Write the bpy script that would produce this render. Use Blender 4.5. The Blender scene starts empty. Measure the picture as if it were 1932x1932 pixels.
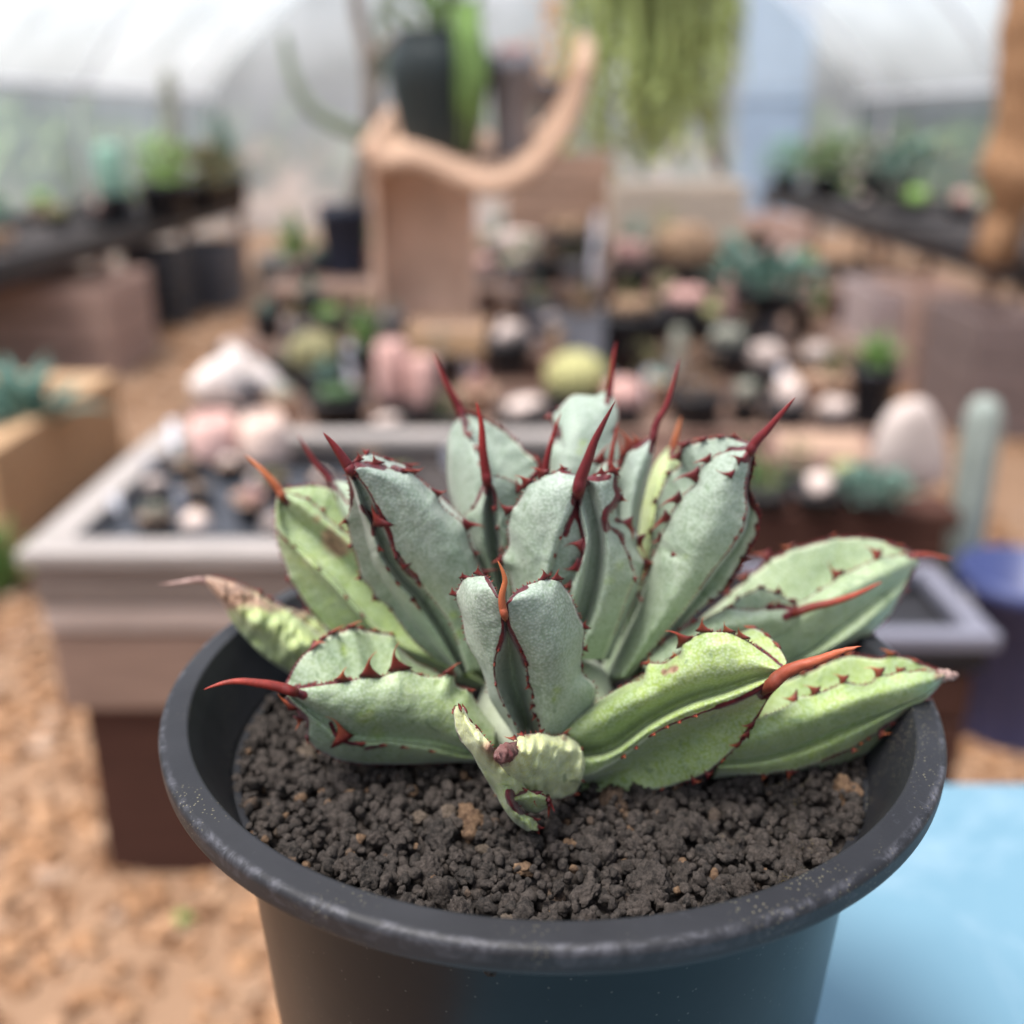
import bpy, bmesh, math, random
import numpy as np
from mathutils import Vector, Matrix, noise

R = math.radians
S = bpy.context.scene
COL = S.collection
random.seed(7)
rng = np.random.default_rng(7)

# ------------------------------------------------------------------ camera
F = 2000.0            # focal length in units of a 1932-pixel-wide picture
PITCH = R(20.2)
ZR = 0.926            # height of the pot's rim above the ground
CAM = np.array([-0.0122, -0.3142, ZR + 0.1743])
cd = bpy.data.cameras.new('camera'); cam = bpy.data.objects.new('camera', cd); COL.objects.link(cam)
cam.location = CAM; cam.rotation_euler = (R(90) - PITCH, 0, 0)
cd.sensor_width = 36; cd.lens = 36 * F / 1932; cd.clip_start = 0.01; cd.clip_end = 200
cd.dof.use_dof = True; cd.dof.focus_distance = 0.285; cd.dof.aperture_fstop = 5.0
S.camera = cam

# ------------------------------------------------------------------ light
w = bpy.data.worlds.new('World'); S.world = w; w.use_nodes = True
nt = w.node_tree; nt.nodes.clear()
SUN_EL, SUN_AZ = R(70), R(-118)      # azimuth from +Y towards +X
sky = nt.nodes.new('ShaderNodeTexSky'); sky.sky_type = 'NISHITA'; sky.sun_disc = False
sky.sun_elevation = SUN_EL; sky.sun_rotation = SUN_AZ; sky.dust_density = 4.0; sky.air_density = 1.0
hs = nt.nodes.new('ShaderNodeHueSaturation'); hs.inputs['Saturation'].default_value = 0.6
bg = nt.nodes.new('ShaderNodeBackground'); bg.inputs['Strength'].default_value = 0.15
wo = nt.nodes.new('ShaderNodeOutputWorld')
nt.links.new(sky.outputs[0], hs.inputs['Color']); nt.links.new(hs.outputs[0], bg.inputs[0]); nt.links.new(bg.outputs[0], wo.inputs[0])
sd = bpy.data.lights.new('sun', 'SUN'); sun = bpy.data.objects.new('sun', sd); COL.objects.link(sun)
sd.energy = 2.6; sd.angle = R(20); sd.color = (1, 0.965, 0.92)
dv = Vector((math.sin(SUN_AZ) * math.cos(SUN_EL), math.cos(SUN_AZ) * math.cos(SUN_EL), math.sin(SUN_EL)))
sun.rotation_euler = dv.to_track_quat('Z', 'Y').to_euler()
S.view_settings.view_transform = 'Standard'; S.view_settings.look = 'None'; S.view_settings.gamma = 1
S.view_settings.exposure = 0.92
S.cycles.use_denoising = True
S.cycles.max_bounces = 8; S.cycles.transparent_max_bounces = 12
S.cycles.use_adaptive_sampling = False

# ------------------------------------------------------------------ pixel helpers
CP, SP = math.cos(PITCH), math.sin(PITCH)
def ray(px, py):
    x = (np.asarray(px, float) - 966) / F; y = (966 - np.asarray(py, float)) / F
    return np.stack([x, CP + y * SP, -SP + y * CP], -1)
def atY(px, py, Y):            # point on the pixel's ray at world depth Y
    d = ray(px, py); t = (np.asarray(Y, float) - CAM[1]) / d[..., 1]
    return CAM + d * t[..., None]
def atZ(px, py, z):            # point on the pixel's ray at height z
    d = ray(px, py); t = (z - CAM[2]) / d[..., 2]
    return CAM + d * t[..., None]
def mpp(Y):                    # metres per pixel near world depth Y
    return (Y - CAM[1]) / F * 1.06

# ------------------------------------------------------------------ scene helpers
def tag(o, label=None, cat=None, group=None, kind=None):
    if label: o['label'] = label
    if cat: o['category'] = cat
    if group: o['group'] = group
    if kind: o['kind'] = kind
    return o
def link(name, me, mat=None, parent=None, smooth=True):
    o = bpy.data.objects.new(name, me); COL.objects.link(o)
    if mat is not None and len(me.materials) == 0: me.materials.append(mat)
    if smooth and len(me.polygons): me.polygons.foreach_set('use_smooth', np.ones(len(me.polygons), bool))
    if parent is not None: o.parent = parent
    return o
def empty(name, loc=(0, 0, 0), rz=0):
    o = bpy.data.objects.new(name, None); COL.objects.link(o); o.location = loc; o.rotation_euler.z = rz
    o.empty_display_size = 0.02
    return o
def mesh(verts, faces, name='mesh'):
    me = bpy.data.meshes.new(name)
    me.from_pydata([tuple(map(float, v)) for v in verts], [], faces); me.update(); return me
def big_mesh(V, T, name='mesh'):       # numpy triangles
    me = bpy.data.meshes.new(name)
    me.vertices.add(len(V)); me.vertices.foreach_set('co', np.ascontiguousarray(V, np.float32).ravel())
    me.loops.add(T.size); me.loops.foreach_set('vertex_index', np.ascontiguousarray(T, np.int32).ravel())
    me.polygons.add(len(T)); me.polygons.foreach_set('loop_start', np.arange(0, T.size, 3, dtype=np.int32))
    me.update(calc_edges=True); return me
def bm_mesh(bm, name='mesh'):
    bmesh.ops.recalc_face_normals(bm, faces=bm.faces)
    me = bpy.data.meshes.new(name); bm.to_mesh(me); bm.free(); return me
def box_bm(bm, lo, hi, bev=0.0):
    c = [(a + b) / 2 for a, b in zip(lo, hi)]; s = [abs(b - a) for a, b in zip(lo, hi)]
    g = bmesh.ops.create_cube(bm, size=1, matrix=Matrix.Translation(c) @ Matrix.Diagonal((*s, 1)))
    if bev:
        es = list({e for v in g['verts'] for e in v.link_edges})
        bmesh.ops.bevel(bm, geom=es, offset=bev, segments=2, affect='EDGES', profile=0.6)
def box(name, lo, hi, mat, parent=None, bev=0.004):
    bm = bmesh.new(); box_bm(bm, lo, hi, bev); return link(name, bm_mesh(bm), mat, parent, smooth=False)
def lathe_mesh(prof, n=48, caps=(False, False)):
    V = []; Fc = []
    m = len(prof)
    for i in range(n):
        a = 2 * math.pi * i / n
        for r, z in prof: V.append((r * math.cos(a), r * math.sin(a), z))
    for i in range(n):
        j = (i + 1) % n
        for k in range(m - 1): Fc.append((i * m + k, j * m + k, j * m + k + 1, i * m + k + 1))
    if caps[0]: Fc.append(tuple(i * m for i in reversed(range(n))))
    if caps[1]: Fc.append(tuple(i * m + m - 1 for i in range(n)))
    return mesh(V, Fc)
def tube_mesh(P, rad, seg=8, cap=True):
    P = np.asarray(P, float); n = len(P); rad = np.broadcast_to(np.asarray(rad, float), (n,))
    T = np.gradient(P, axis=0); T /= np.linalg.norm(T, axis=1)[:, None] + 1e-12
    up = np.array([0, 0, 1.0]) if abs(T[0, 2]) < 0.9 else np.array([1.0, 0, 0])
    V = []
    N = np.cross(T[0], up); N /= np.linalg.norm(N)
    for i in range(n):
        N = N - T[i] * (N @ T[i]); N /= np.linalg.norm(N) + 1e-12
        B = np.cross(T[i], N)
        for k in range(seg):
            a = 2 * math.pi * k / seg
            V.append(P[i] + rad[i] * (math.cos(a) * N + math.sin(a) * B))
    Fc = [(i * seg + k, i * seg + (k + 1) % seg, (i + 1) * seg + (k + 1) % seg, (i + 1) * seg + k) for i in range(n - 1) for k in range(seg)]
    if cap: Fc += [tuple(reversed(range(seg))), tuple((n - 1) * seg + k for k in range(seg))]
    return V, Fc
def resample(P, n):                  # smooth curve through the points, n samples
    P = np.asarray(P, float)
    if len(P) == 1: return np.repeat(P, n, 0)
    d = np.linalg.norm(np.diff(P[:, :2], axis=0), axis=1) + 1e-6
    t = np.concatenate([[0], np.cumsum(d)]); t /= t[-1]
    return hermite(P, t, np.linspace(0, 1, n))
def hermite(P, t, q):
    m = np.zeros_like(P)
    s = np.diff(P, axis=0) / np.diff(t)[:, None]
    m[0], m[-1] = s[0], s[-1]
    if len(P) > 2:
        h = np.diff(t)[:, None]; m[1:-1] = (s[:-1] * h[1:] + s[1:] * h[:-1]) / (h[1:] + h[:-1])
    k = np.clip(np.searchsorted(t, q, side='right') - 1, 0, len(t) - 2)
    h = (t[k + 1] - t[k])[:, None]; u = ((q - t[k]) / (t[k + 1] - t[k]))[:, None]
    return ((2*u**3 - 3*u**2 + 1) * P[k] + (u**3 - 2*u**2 + u) * h * m[k] + (-2*u**3 + 3*u**2) * P[k + 1] + (u**3 - u**2) * h * m[k + 1])

# ------------------------------------------------------------------ materials
MATS = {}
class NB:
    def __init__(s, name):
        s.m = bpy.data.materials.new(name); s.m.use_nodes = True; s.t = s.m.node_tree
        s.b = s.t.nodes['Principled BSDF']; s.out = s.t.nodes['Material Output']
    def n(s, typ, **kw):
        nd = s.t.nodes.new(typ)
        for k, v in kw.items(): setattr(nd, k, v)
        return nd
    def l(s, a, b): s.t.links.new(a, b)
    def coord(s): return s.n('ShaderNodeTexCoord').outputs['Object']
    def noise(s, scale, detail=4, vec=None, rough=0.55, dist=0.0):
        nd = s.n('ShaderNodeTexNoise'); nd.inputs['Scale'].default_value = scale; nd.inputs['Detail'].default_value = detail
        nd.inputs['Roughness'].default_value = rough; nd.inputs['Distortion'].default_value = dist
        s.l(vec if vec is not None else s.coord(), nd.inputs['Vector']); return nd.outputs['Fac']
    def ramp(s, fac, stops):
        nd = s.n('ShaderNodeValToRGB'); e = nd.color_ramp.elements
        while len(e) < len(stops): e.new(0.5)
        for el, (p, c) in zip(e, stops):
            el.position = p; el.color = (*c, 1) if len(c) == 3 else c
        s.l(fac, nd.inputs[0]); return nd.outputs[0]
    def mix(s, fac, a, b, mode='MIX'):
        nd = s.n('ShaderNodeMix', data_type='RGBA', blend_type=mode)
        for sock, v in ((nd.inputs[0], fac), (nd.inputs[6], a), (nd.inputs[7], b)):
            if isinstance(v, (int, float)): sock.default_value = v
            elif isinstance(v, tuple): sock.default_value = (*v, 1)
            else: s.l(v, sock)
        return nd.outputs[2]
    def math(s, op, a, b=None, c=None):
        nd = s.n('ShaderNodeMath', operation=op)
        for i, v in enumerate((a, b, c)):
            if v is None: continue
            if isinstance(v, (int, float)): nd.inputs[i].default_value = v
            else: s.l(v, nd.inputs[i])
        return nd.outputs[0]
    def bump(s, h, strength=0.3, dist=0.001, prev=None):
        nd = s.n('ShaderNodeBump'); nd.inputs['Strength'].default_value = strength; nd.inputs['Distance'].default_value = dist
        s.l(h, nd.inputs['Height'])
        if prev is not None: s.l(prev, nd.inputs['Normal'])
        return nd.outputs[0]
    def done(s, color=None, rough=0.6, spec=0.4, normal=None, **kw):
        if color is not None:
            if isinstance(color, tuple): s.b.inputs['Base Color'].default_value = (*color, 1)
            else: s.l(color, s.b.inputs['Base Color'])
        if isinstance(rough, (int, float)): s.b.inputs['Roughness'].default_value = rough
        else: s.l(rough, s.b.inputs['Roughness'])
        s.b.inputs['Specular IOR Level'].default_value = spec
        if normal is not None: s.l(normal, s.b.inputs['Normal'])
        for k, v in kw.items(): s.b.inputs[k].default_value = v
        return s.m
def plain(name, c, var=0.35, scale=12, rough=0.7, bump=0.25, spec=0.3):
    if name in MATS: return MATS[name]
    k = NB(name); f = k.noise(scale, 6)
    a = tuple(x * (1 - var) for x in c); b = tuple(min(1, x * (1 + var)) for x in c)
    col = k.ramp(f, [(0.3, a), (0.7, b)])
    MATS[name] = k.done(col, rough, spec, k.bump(k.noise(scale * 6, 4), bump, 0.004)); return MATS[name]
def wood(name, c, scale=6):
    if name in MATS: return MATS[name]
    k = NB(name); mp = k.n('ShaderNodeMapping'); k.l(k.coord(), mp.inputs[0]); mp.inputs['Scale'].default_value = (1.0, 9, 9)
    f = k.noise(scale, 8, mp.outputs[0], 0.65, 0.6)
    g = k.noise(3, 3)
    col = k.mix(k.math('MULTIPLY', g, 0.6), k.ramp(f, [(0.25, tuple(x * 0.55 for x in c)), (0.6, c), (0.85, tuple(min(1, x * 1.35) for x in c))]), tuple(x * 0.8 for x in c))
    MATS[name] = k.done(col, 0.8, 0.2, k.bump(f, 0.4, 0.004)); return MATS[name]

def leaf_material():
    k = NB('agave_leaf')
    at = k.n('ShaderNodeAttribute', attribute_name='paint'); sp = k.n('ShaderNodeSeparateColor'); k.l(at.outputs['Color'], sp.inputs[0])
    red, grn, brn = sp.outputs[0], sp.outputs[1], sp.outputs[2]
    big = k.noise(45, 5, None, 0.6, 0.8)
    vo = k.n('ShaderNodeTexVoronoi', feature='SMOOTH_F1'); vo.inputs['Scale'].default_value = 1100; vo.inputs['Smoothness'].default_value = 0.4
    k.l(k.coord(), vo.inputs['Vector'])
    fine = vo.outputs['Distance']
    med = k.noise(240, 4)
    glau = k.ramp(big, [(0.25, (0.145, 0.19, 0.155)), (0.5, (0.215, 0.265, 0.225)), (0.75, (0.30, 0.35, 0.31))])
    green = k.ramp(big, [(0.25, (0.13, 0.195, 0.030)), (0.5, (0.215, 0.295, 0.060)), (0.78, (0.33, 0.41, 0.13))])
    c = k.mix(k.math('MINIMUM', grn, 1.0), glau, green)
    lime = k.ramp(big, [(0.25, (0.40, 0.44, 0.14)), (0.5, (0.56, 0.58, 0.26)), (0.78, (0.68, 0.68, 0.42))])
    c = k.mix(k.math('MAXIMUM', k.math('SUBTRACT', k.math('MINIMUM', grn, 2.0), 1.0), 0.0), c, lime)
    c = k.mix(k.math('MULTIPLY', k.ramp(med, [(0.40, (0, 0, 0)), (0.72, (1, 1, 1))]), 0.35), c, (0.16, 0.24, 0.15), 'MIX')
    c = k.mix(k.math('MULTIPLY', k.ramp(fine, [(0.15, (1, 1, 1)), (0.75, (0, 0, 0))]), 0.28), c, (0.58, 0.64, 0.60))
    # rubbed marks where the waxy bloom is gone
    wp = k.n('ShaderNodeMapping'); k.l(k.coord(), wp.inputs[0]); wp.inputs['Scale'].default_value = (1, 1, 0.45)
    mk = k.ramp(k.noise(95, 3, wp.outputs[0], 0.5, 2.2), [(0.655, (0, 0, 0)), (0.69, (1, 1, 1))])
    c = k.mix(k.math('MULTIPLY', mk, 0.55), c, (0.10, 0.155, 0.075))
    c = k.mix(k.math('MULTIPLY', at.outputs['Alpha'], 0.65), c, (0.52, 0.55, 0.42))
    brc = k.ramp(k.noise(160, 6, None, 0.7, 0.5), [(0.3, (0.045, 0.026, 0.02)), (0.5, (0.24, 0.14, 0.09)), (0.7, (0.44, 0.31, 0.22))])
    c = k.mix(k.math('MULTIPLY', brn, k.ramp(k.math('ADD', k.noise(130, 5), k.math('MULTIPLY', brn, 0.5)), [(0.6, (0, 0, 0)), (0.75, (1, 1, 1))])), c, brc)
    rc = k.ramp(k.noise(300, 4), [(0.3, (0.030, 0.005, 0.009)), (0.7, (0.12, 0.010, 0.014))])
    c = k.mix(k.ramp(k.math('ADD', red, k.math('MULTIPLY', k.math('SUBTRACT', k.noise(500, 3), 0.5), 0.5)), [(0.42, (0, 0, 0)), (0.56, (1, 1, 1))]), c, rc)
    h = k.math('ADD', k.math('MULTIPLY', fine, -1.0), k.math('MULTIPLY', k.noise(120, 3, None, 0.5, 1.0), 0.7))
    nrm = k.bump(h, 0.26, 0.0005)
    im = k.math('ABSOLUTE', k.math('SUBTRACT', k.noise(26, 2, None, 0.45, 1.2), 0.5))
    nrm = k.bump(k.ramp(im, [(0.0, (1, 1, 1)), (0.035, (0, 0, 0))]), 0.12, 0.0010, nrm)
    nrm = k.bump(k.noise(40, 2, None, 0.4, 1.0), 0.12, 0.004, nrm)
    k.b.inputs['Sheen Weight'].default_value = 0.18; k.b.inputs['Sheen Roughness'].default_value = 0.4
    return k.done(c, 0.50, 0.32, nrm)
def spine_material():
    k = NB('agave_spine')
    at = k.n('ShaderNodeAttribute', attribute_name='paint'); sp = k.n('ShaderNodeSeparateColor'); k.l(at.outputs['Color'], sp.inputs[0])
    mp = k.n('ShaderNodeMapping'); k.l(k.coord(), mp.inputs[0]); mp.inputs['Scale'].default_value = (1, 1, .3)
    dark = k.ramp(k.noise(260, 6, mp.outputs[0], .7, .8), [(0.3, (0.026, 0.004, 0.008)), (0.7, (0.10, 0.007, 0.012))])
    tip = k.ramp(k.noise(240, 6, mp.outputs[0], .7, .8), [(0.3, (0.13, 0.009, 0.012)), (0.55, (0.30, 0.022, 0.020)), (0.8, (0.42, 0.085, 0.06))])
    c = k.mix(sp.outputs[0], dark, tip)
    c = k.mix(sp.outputs[1], c, (0.52, 0.17, 0.06))
    c = k.mix(sp.outputs[2], c, k.ramp(k.noise(220, 5), [(0.3, (0.13, 0.07, 0.06)), (0.7, (0.42, 0.30, 0.26))]))
    return k.done(c, 0.5, 0.35, k.bump(k.noise(500, 5, mp.outputs[0], .7), 0.5, 0.0006))
M_LEAF = leaf_material(); M_SPINE = spine_material()
# ------------------------------------------------------------------ the agave: leaves lofted through measured ribs
CROP = {0: (0, 0, 1), 1: (471.7, 660.4, .2686), 2: (801.9, 613.2, .2686), 3: (990.6, 660.4, .2686), 4: (283.0, 1037.7, .3174),
        5: (801.9, 1037.7, .293), 6: (1084.9, 943.4, .3907), 7: (825.5, 1297.2, .1709), 8: (424.5, 1037.7, .1465), 9: (1509.4, 1132.1, .1709)}
def V(c, *xy):
    a = np.array(xy, float).reshape(-1, 2); ox, oy, s = CROP[c]
    return a * s + np.array([ox, oy])
NROW = 110
def sh(P, dx, dy): return np.asarray(P) + np.array([dx, dy], float)
LP = {}
def paint_attr(me, arr):
    at = me.color_attributes.new('paint', 'FLOAT_COLOR', 'POINT')
    a = np.zeros((len(me.vertices), 4), np.float32); a[:, :arr.shape[1]] = arr
    at.data.foreach_set('color', a.ravel())
def spine(parent, pts, Ys, r0, tipcol=0.5, orange=0.0, dried=0.0, blunt=0.06, name='spine', wob=0.0, power=0.85):
    P = np.column_stack([pts, np.interp(np.linspace(0, 1, len(pts)), np.linspace(0, 1, len(Ys)), Ys)])
    n = 30; P = resample(P, n); W = atY(P[:, 0], P[:, 1], P[:, 2])
    s = np.linspace(0, 1, n); sc = mpp(P[:, 2])
    r = r0 * sc * ((1 - s) ** power * (1 - blunt) + blunt * (1 - s ** 6) + 0.012)
    r *= 1 - 0.7 * np.exp(-(s / 0.07) ** 2)
    v, f = tube_mesh(W, r, 12)
    v = np.array(v)
    if wob:
        v += np.array([noise.noise_vector(Vector(p * 900)) for p in v]) * wob
    me = mesh(v, f)
    c = np.zeros((len(v), 3)); ss = np.repeat(s, 12)
    c[:, 0] = np.clip(ss * 1.3 * tipcol + 0.1, 0, 1); c[:, 1] = orange * np.clip(0.25 + ss, 0, 1); c[:, 2] = dried
    paint_attr(me, c); return link(name, me, M_SPINE, parent)
def tooth(parent, base, tang, tip, a0, b0, hook, tipcol, orange):
    d = tip - base; L = np.linalg.norm(d) + 1e-9; d = d / L
    al = tang - d * (tang @ d); al /= np.linalg.norm(al) + 1e-9
    si = np.cross(d, al); n = 7; seg = 8; vs = []; cs = []
    for i in range(n):
        s = i / (n - 1)
        c = base + d * L * (s * 1.12 - 0.12) + al * (hook * L * (s ** 2.5 - s ** 1.2))
        a = a0 * (1 - s) ** 3.4 + 0.00036 * (1 - s) + 0.00003; b = b0 * (1 - s) ** 1.1 + 0.00003
        for k in range(seg):
            t = 2 * math.pi * k / seg
            vs.append(c + al * a * math.cos(t) + si * b * math.sin(t)); cs.append((min(1, s * 1.2 * tipcol), orange * s, 0))
    f = [(i * seg + k, i * seg + (k + 1) % seg, (i + 1) * seg + (k + 1) % seg, (i + 1) * seg + k) for i in range(n - 1) for k in range(seg)]
    f += [tuple(reversed(range(seg))), tuple((n - 1) * seg + k for k in range(seg))]
    me = mesh(vs, f); paint_attr(me, np.array(cs)); return link('tooth', me, M_SPINE, parent)

AG = empty('agave', (0, 0, ZR - 0.022))
tag(AG, 'blue green agave rosette with red toothed margins growing in the black pot', 'agave')
bpy.context.view_layer.update()
INV = np.array([0, 0, ZR - 0.022])
def leaf(cols, thick=0.008, green=0.15, teeth=(), reds=(), stamps=(), front=True, label=None, name='leaf', parent=None, und=0.0006,
         tipcol=0.7, torange=0.15, mid=9, scal=0.34, wrinkle=0.0):
    """cols: (points, depths, sharp) from base to tip; the loop is closed behind."""
    C = []; SH = []
    for pts, Ys, sh in cols:
        P = np.column_stack([pts, np.interp(np.linspace(0, 1, len(pts)), np.linspace(0, 1, len(Ys)), Ys)])
        C.append(resample(P, NROW)); SH.append(sh)
    tl = []
    for ci, arr in teeth:
        for bx, by, tx, ty in arr:
            q = C[ci]; d2 = (q[:, 0] - bx) ** 2 + (q[:, 1] - by) ** 2; i = int(d2.argmin())
            ex, ey = tx - bx, ty - by; tx, ty = bx + ex * 1.38, by + ey * 1.38; L = math.hypot(tx - bx, ty - by)
            tl.append((ci, i, tx, ty, L, bx, by))
    for ci, i, tx, ty, L, bx, by in tl:      # the margin swells into a low knob under each tooth
        q = C[ci]; d = np.hypot(q[:, 0] - q[i, 0], q[:, 1] - q[i, 1]); wgt = np.exp(-(d / 10.0) ** 2)
        q[:, 0] += wgt * np.clip(tx - q[i, 0], -14, 14) * scal; q[:, 1] += wgt * np.clip(ty - q[i, 1], -14, 14) * scal
    K0 = len(C)
    if front:
        vv = np.linspace(0, 1, NROW)
        for fr in (0.75, 0.5, 0.25):
            x = fr * (K0 - 1); a = int(x); u = x - a; b = min(a + 1, K0 - 1)
            q = C[a] * (1 - u) + C[b] * u; q = q.copy(); q[:, 2] += thick * (1 - 0.45 * vv) * (1.0 if fr == 0.5 else 0.85)
            C.append(q); SH.append(False)
    A = np.stack(C, 1); K = A.shape[1]
    grid = []
    for k in range(K):
        p0, p1, p2, p3 = A[:, (k - 1) % K], A[:, k], A[:, (k + 1) % K], A[:, (k + 2) % K]
        m1 = (p2 - p1) if SH[k] else 0.5 * (p2 - p0)
        m2 = (p2 - p1) if SH[(k + 1) % K] else 0.5 * (p3 - p1)
        for j in range(mid):
            u = j / mid
            grid.append((2*u**3 - 3*u**2 + 1) * p1 + (u**3 - 2*u**2 + u) * m1 + (-2*u**3 + 3*u**2) * p2 + (u**3 - u**2) * m2)
    G = np.stack(grid, 1); M = G.shape[1]
    fl = G.reshape(-1, 3).copy()
    if und:
        un = np.array([noise.noise(Vector((p[0] / 55, p[1] / 55, p[2] * 30))) + 0.5 * noise.noise(Vector((p[0] / 19, p[1] / 19, 3 + p[2] * 30))) for p in fl])
        fl[:, 2] += un * und
    if wrinkle:
        wr = np.array([abs(noise.noise(Vector((p[0] / 16, p[1] / 60, 9.0)))) for p in fl]); fl[:, 2] -= wr * wrinkle
    Wd = atY(fl[:, 0], fl[:, 1], fl[:, 2]) - INV
    F_ = []
    for i in range(NROW - 1):
        for j in range(M):
            F_.append((i * M + j, i * M + (j + 1) % M, (i + 1) * M + (j + 1) % M, (i + 1) * M + j))
    F_ += [tuple(reversed(range(M))), tuple((NROW - 1) * M + j for j in range(M))]
    me = mesh(Wd, F_)
    bm = bmesh.new(); bm.from_mesh(me); bmesh.ops.recalc_face_normals(bm, faces=bm.faces); bm.to_mesh(me); bm.free()
    pc = np.zeros((len(fl), 4)); vrow = np.repeat(np.linspace(0, 1, NROW), M)
    g0, g1 = green if isinstance(green, tuple) else (green, green)
    pc[:, 1] = g0 + (g1 - g0) * vrow
    for poly, wd in reds:
        q = resample(poly, 70)
        d = np.sqrt(((fl[:, None, :2] - q[None]) ** 2).sum(-1)).min(1)
        pc[:, 0] = np.maximum(pc[:, 0], np.exp(-(d / (wd * 1.35)) ** 2))
    for ci in {t[0] for t in tl if SH[t[0]]}:
        sc3 = np.array([1, 1, 2600.0]); q = C[ci] * sc3; d = np.sqrt((((fl * sc3)[:, None] - q[None]) ** 2).sum(-1)); 
        pc[:, 3] = np.maximum(pc[:, 3], np.exp(-(d.min(1) / 2.6) ** 2)); d = d[:, int(NROW * .42):].min(1)
        pc[:, 0] = np.maximum(pc[:, 0], 0.74 * np.exp(-(d / 3.8) ** 2))
    for ci, i, tx, ty, L, bx, by in tl:
        d = np.sqrt((fl[:, 0] - C[ci][i, 0]) ** 2 + (fl[:, 1] - C[ci][i, 1]) ** 2 + ((fl[:, 2] - C[ci][i, 2]) * 1500) ** 2)
        pc[:, 0] = np.maximum(pc[:, 0], 0.85 * np.exp(-(d / (3.2 + 0.13 * L)) ** 2))
    for x, y, r, ch, st in stamps:
        d = np.hypot(fl[:, 0] - x, fl[:, 1] - y); pc[:, ch] = np.clip(pc[:, ch] + st * np.exp(-(d / r) ** 2 * 1.2), 0, 2.0)
    paint_attr(me, pc)
    o = link(name, me, M_LEAF, parent or AG)
    LP[o.name] = (fl, pc)
    if label: o['label'] = label
    if tl:                                            # rows of tiny teeth and the horny red rim between the large teeth
        mv = []; mf = []; mc = []
        for ci in sorted({t[0] for t in tl if SH[t[0]]}):
            q = C[ci]; mine = [t for t in tl if t[0] == ci]; Wc = atY(q[:, 0], q[:, 1], q[:, 2] - 0.0001) - INV
            acc = np.concatenate([[0], np.cumsum(np.hypot(*np.diff(q[:, :2], axis=0).T))]); pos = random.uniform(6, 12)
            while pos < acc[-1] - 6:
                i = int(np.searchsorted(acc, pos)); pos += random.uniform(5.5, 11)
                if i < NROW * .12 or i >= NROW - 2 or min(abs(acc[i] - acc[t[1]]) for t in mine) < 6: continue
                t = min(mine, key=lambda t: abs(acc[i] - acc[t[1]])); ux, uy = t[2] - q[t[1], 0], t[3] - q[t[1], 1]; l = math.hypot(ux, uy) + 1e-6
                if l < 4: continue
                tg = q[min(i + 2, NROW - 1)] - q[i - 2]; nx, ny = -tg[1], tg[0]; nl = math.hypot(nx, ny) + 1e-6; nx, ny = nx / nl, ny / nl
                if nx * ux + ny * uy < 0: nx, ny = -nx, -ny
                ln = random.uniform(2.8, 6.8); s_ = mpp(q[i, 2]); tp = atY(q[i, 0] + nx * ln + tg[0] * .04, q[i, 1] + ny * ln, q[i, 2] - .0004) - INV
                tw = Wc[min(i + 1, NROW - 1)] - Wc[i - 1]; tw /= np.linalg.norm(tw) + 1e-9; si = np.cross(tp - Wc[i], tw); si /= np.linalg.norm(si) + 1e-9
                o_ = len(mv); bw = s_ * 1.9; mv += [Wc[i] - tw * bw, Wc[i] + si * bw * .6, Wc[i] + tw * bw, Wc[i] - si * bw * .6, tp]; mf += [(o_, o_ + 1, o_ + 4), (o_ + 1, o_ + 2, o_ + 4), (o_ + 2, o_ + 3, o_ + 4), (o_ + 3, o_, o_ + 4)]
                mc += [(.15, 0, 0)] * 4 + [(.9, .2, 0)]
        if mv:
            m2 = mesh(mv, mf); paint_attr(m2, np.array(mc)); st = link('margin_teeth', m2, M_SPINE, o); st['kind'] = 'stuff'
    for ci, i, tx, ty, L, bx, by in tl:
        q = C[ci]; Wc = atY(q[:, 0], q[:, 1], q[:, 2] - 0.0002) - INV
        tg = Wc[min(i + 2, NROW - 1)] - Wc[max(i - 2, 0)]; tg /= np.linalg.norm(tg) + 1e-9
        s = mpp(q[i, 2])
        tip = atY(np.array(tx), np.array(ty), np.array(q[i, 2] - 0.0006 - L * s * 0.1)) - INV
        if L < 5:                                    # a nub seen end on points towards the viewer's side of the leaf
            tip = Wc[i] + (tip - Wc[i]) * 0.6 + np.array([0, -0.0016, 0.0005])
        tooth(o, Wc[i], tg, tip, s * (4.8 + 0.38 * L), s * (2.4 + 0.075 * L), random.choice((-0.75, -0.5, 0.5, 0.75)), tipcol * random.uniform(0.6, 1.2), torange * random.uniform(0.3, 1.6))
    return o
_sp = spine
def spine(parent, pts, Ys, r0, **k):
    Ys = list(np.interp(np.linspace(0, 1, 9), np.linspace(0, 1, len(Ys)), Ys))
    pts = resample(np.asarray(pts), 9); foot = pts[0] - (pts[1] - pts[0]) * 0.9; pts = np.vstack([foot, pts]); Ys = [Ys[0] + 0.008] + Ys
    fl, pc = LP[parent.name]; q = resample(np.array([pts[0], pts[1], pts[2]]), 24)
    d = np.sqrt(((fl[:, None, :2] - q[None]) ** 2).sum(-1)).min(1)
    if k.get('dried', 0) < .5: pc[:, 0] = np.maximum(pc[:, 0], 1.05 * np.exp(-(d / (r0 * 0.85)) ** 2))
    a4 = np.ascontiguousarray(pc, np.float32); parent.data.color_attributes['paint'].data.foreach_set('color', a4.ravel())
    o = _sp(parent, pts, Ys, r0, **k)
    o.data.transform(Matrix.Translation((0, 0, -(ZR - 0.022)))); return o
def T4(c, *v):
    a = np.array(v, float).reshape(-1, 4); b = V(c, *a[:, :2].ravel()); t = V(c, *a[:, 2:].ravel())
    return [(b[i, 0], b[i, 1], t[i, 0], t[i, 1]) for i in range(len(a))]
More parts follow.
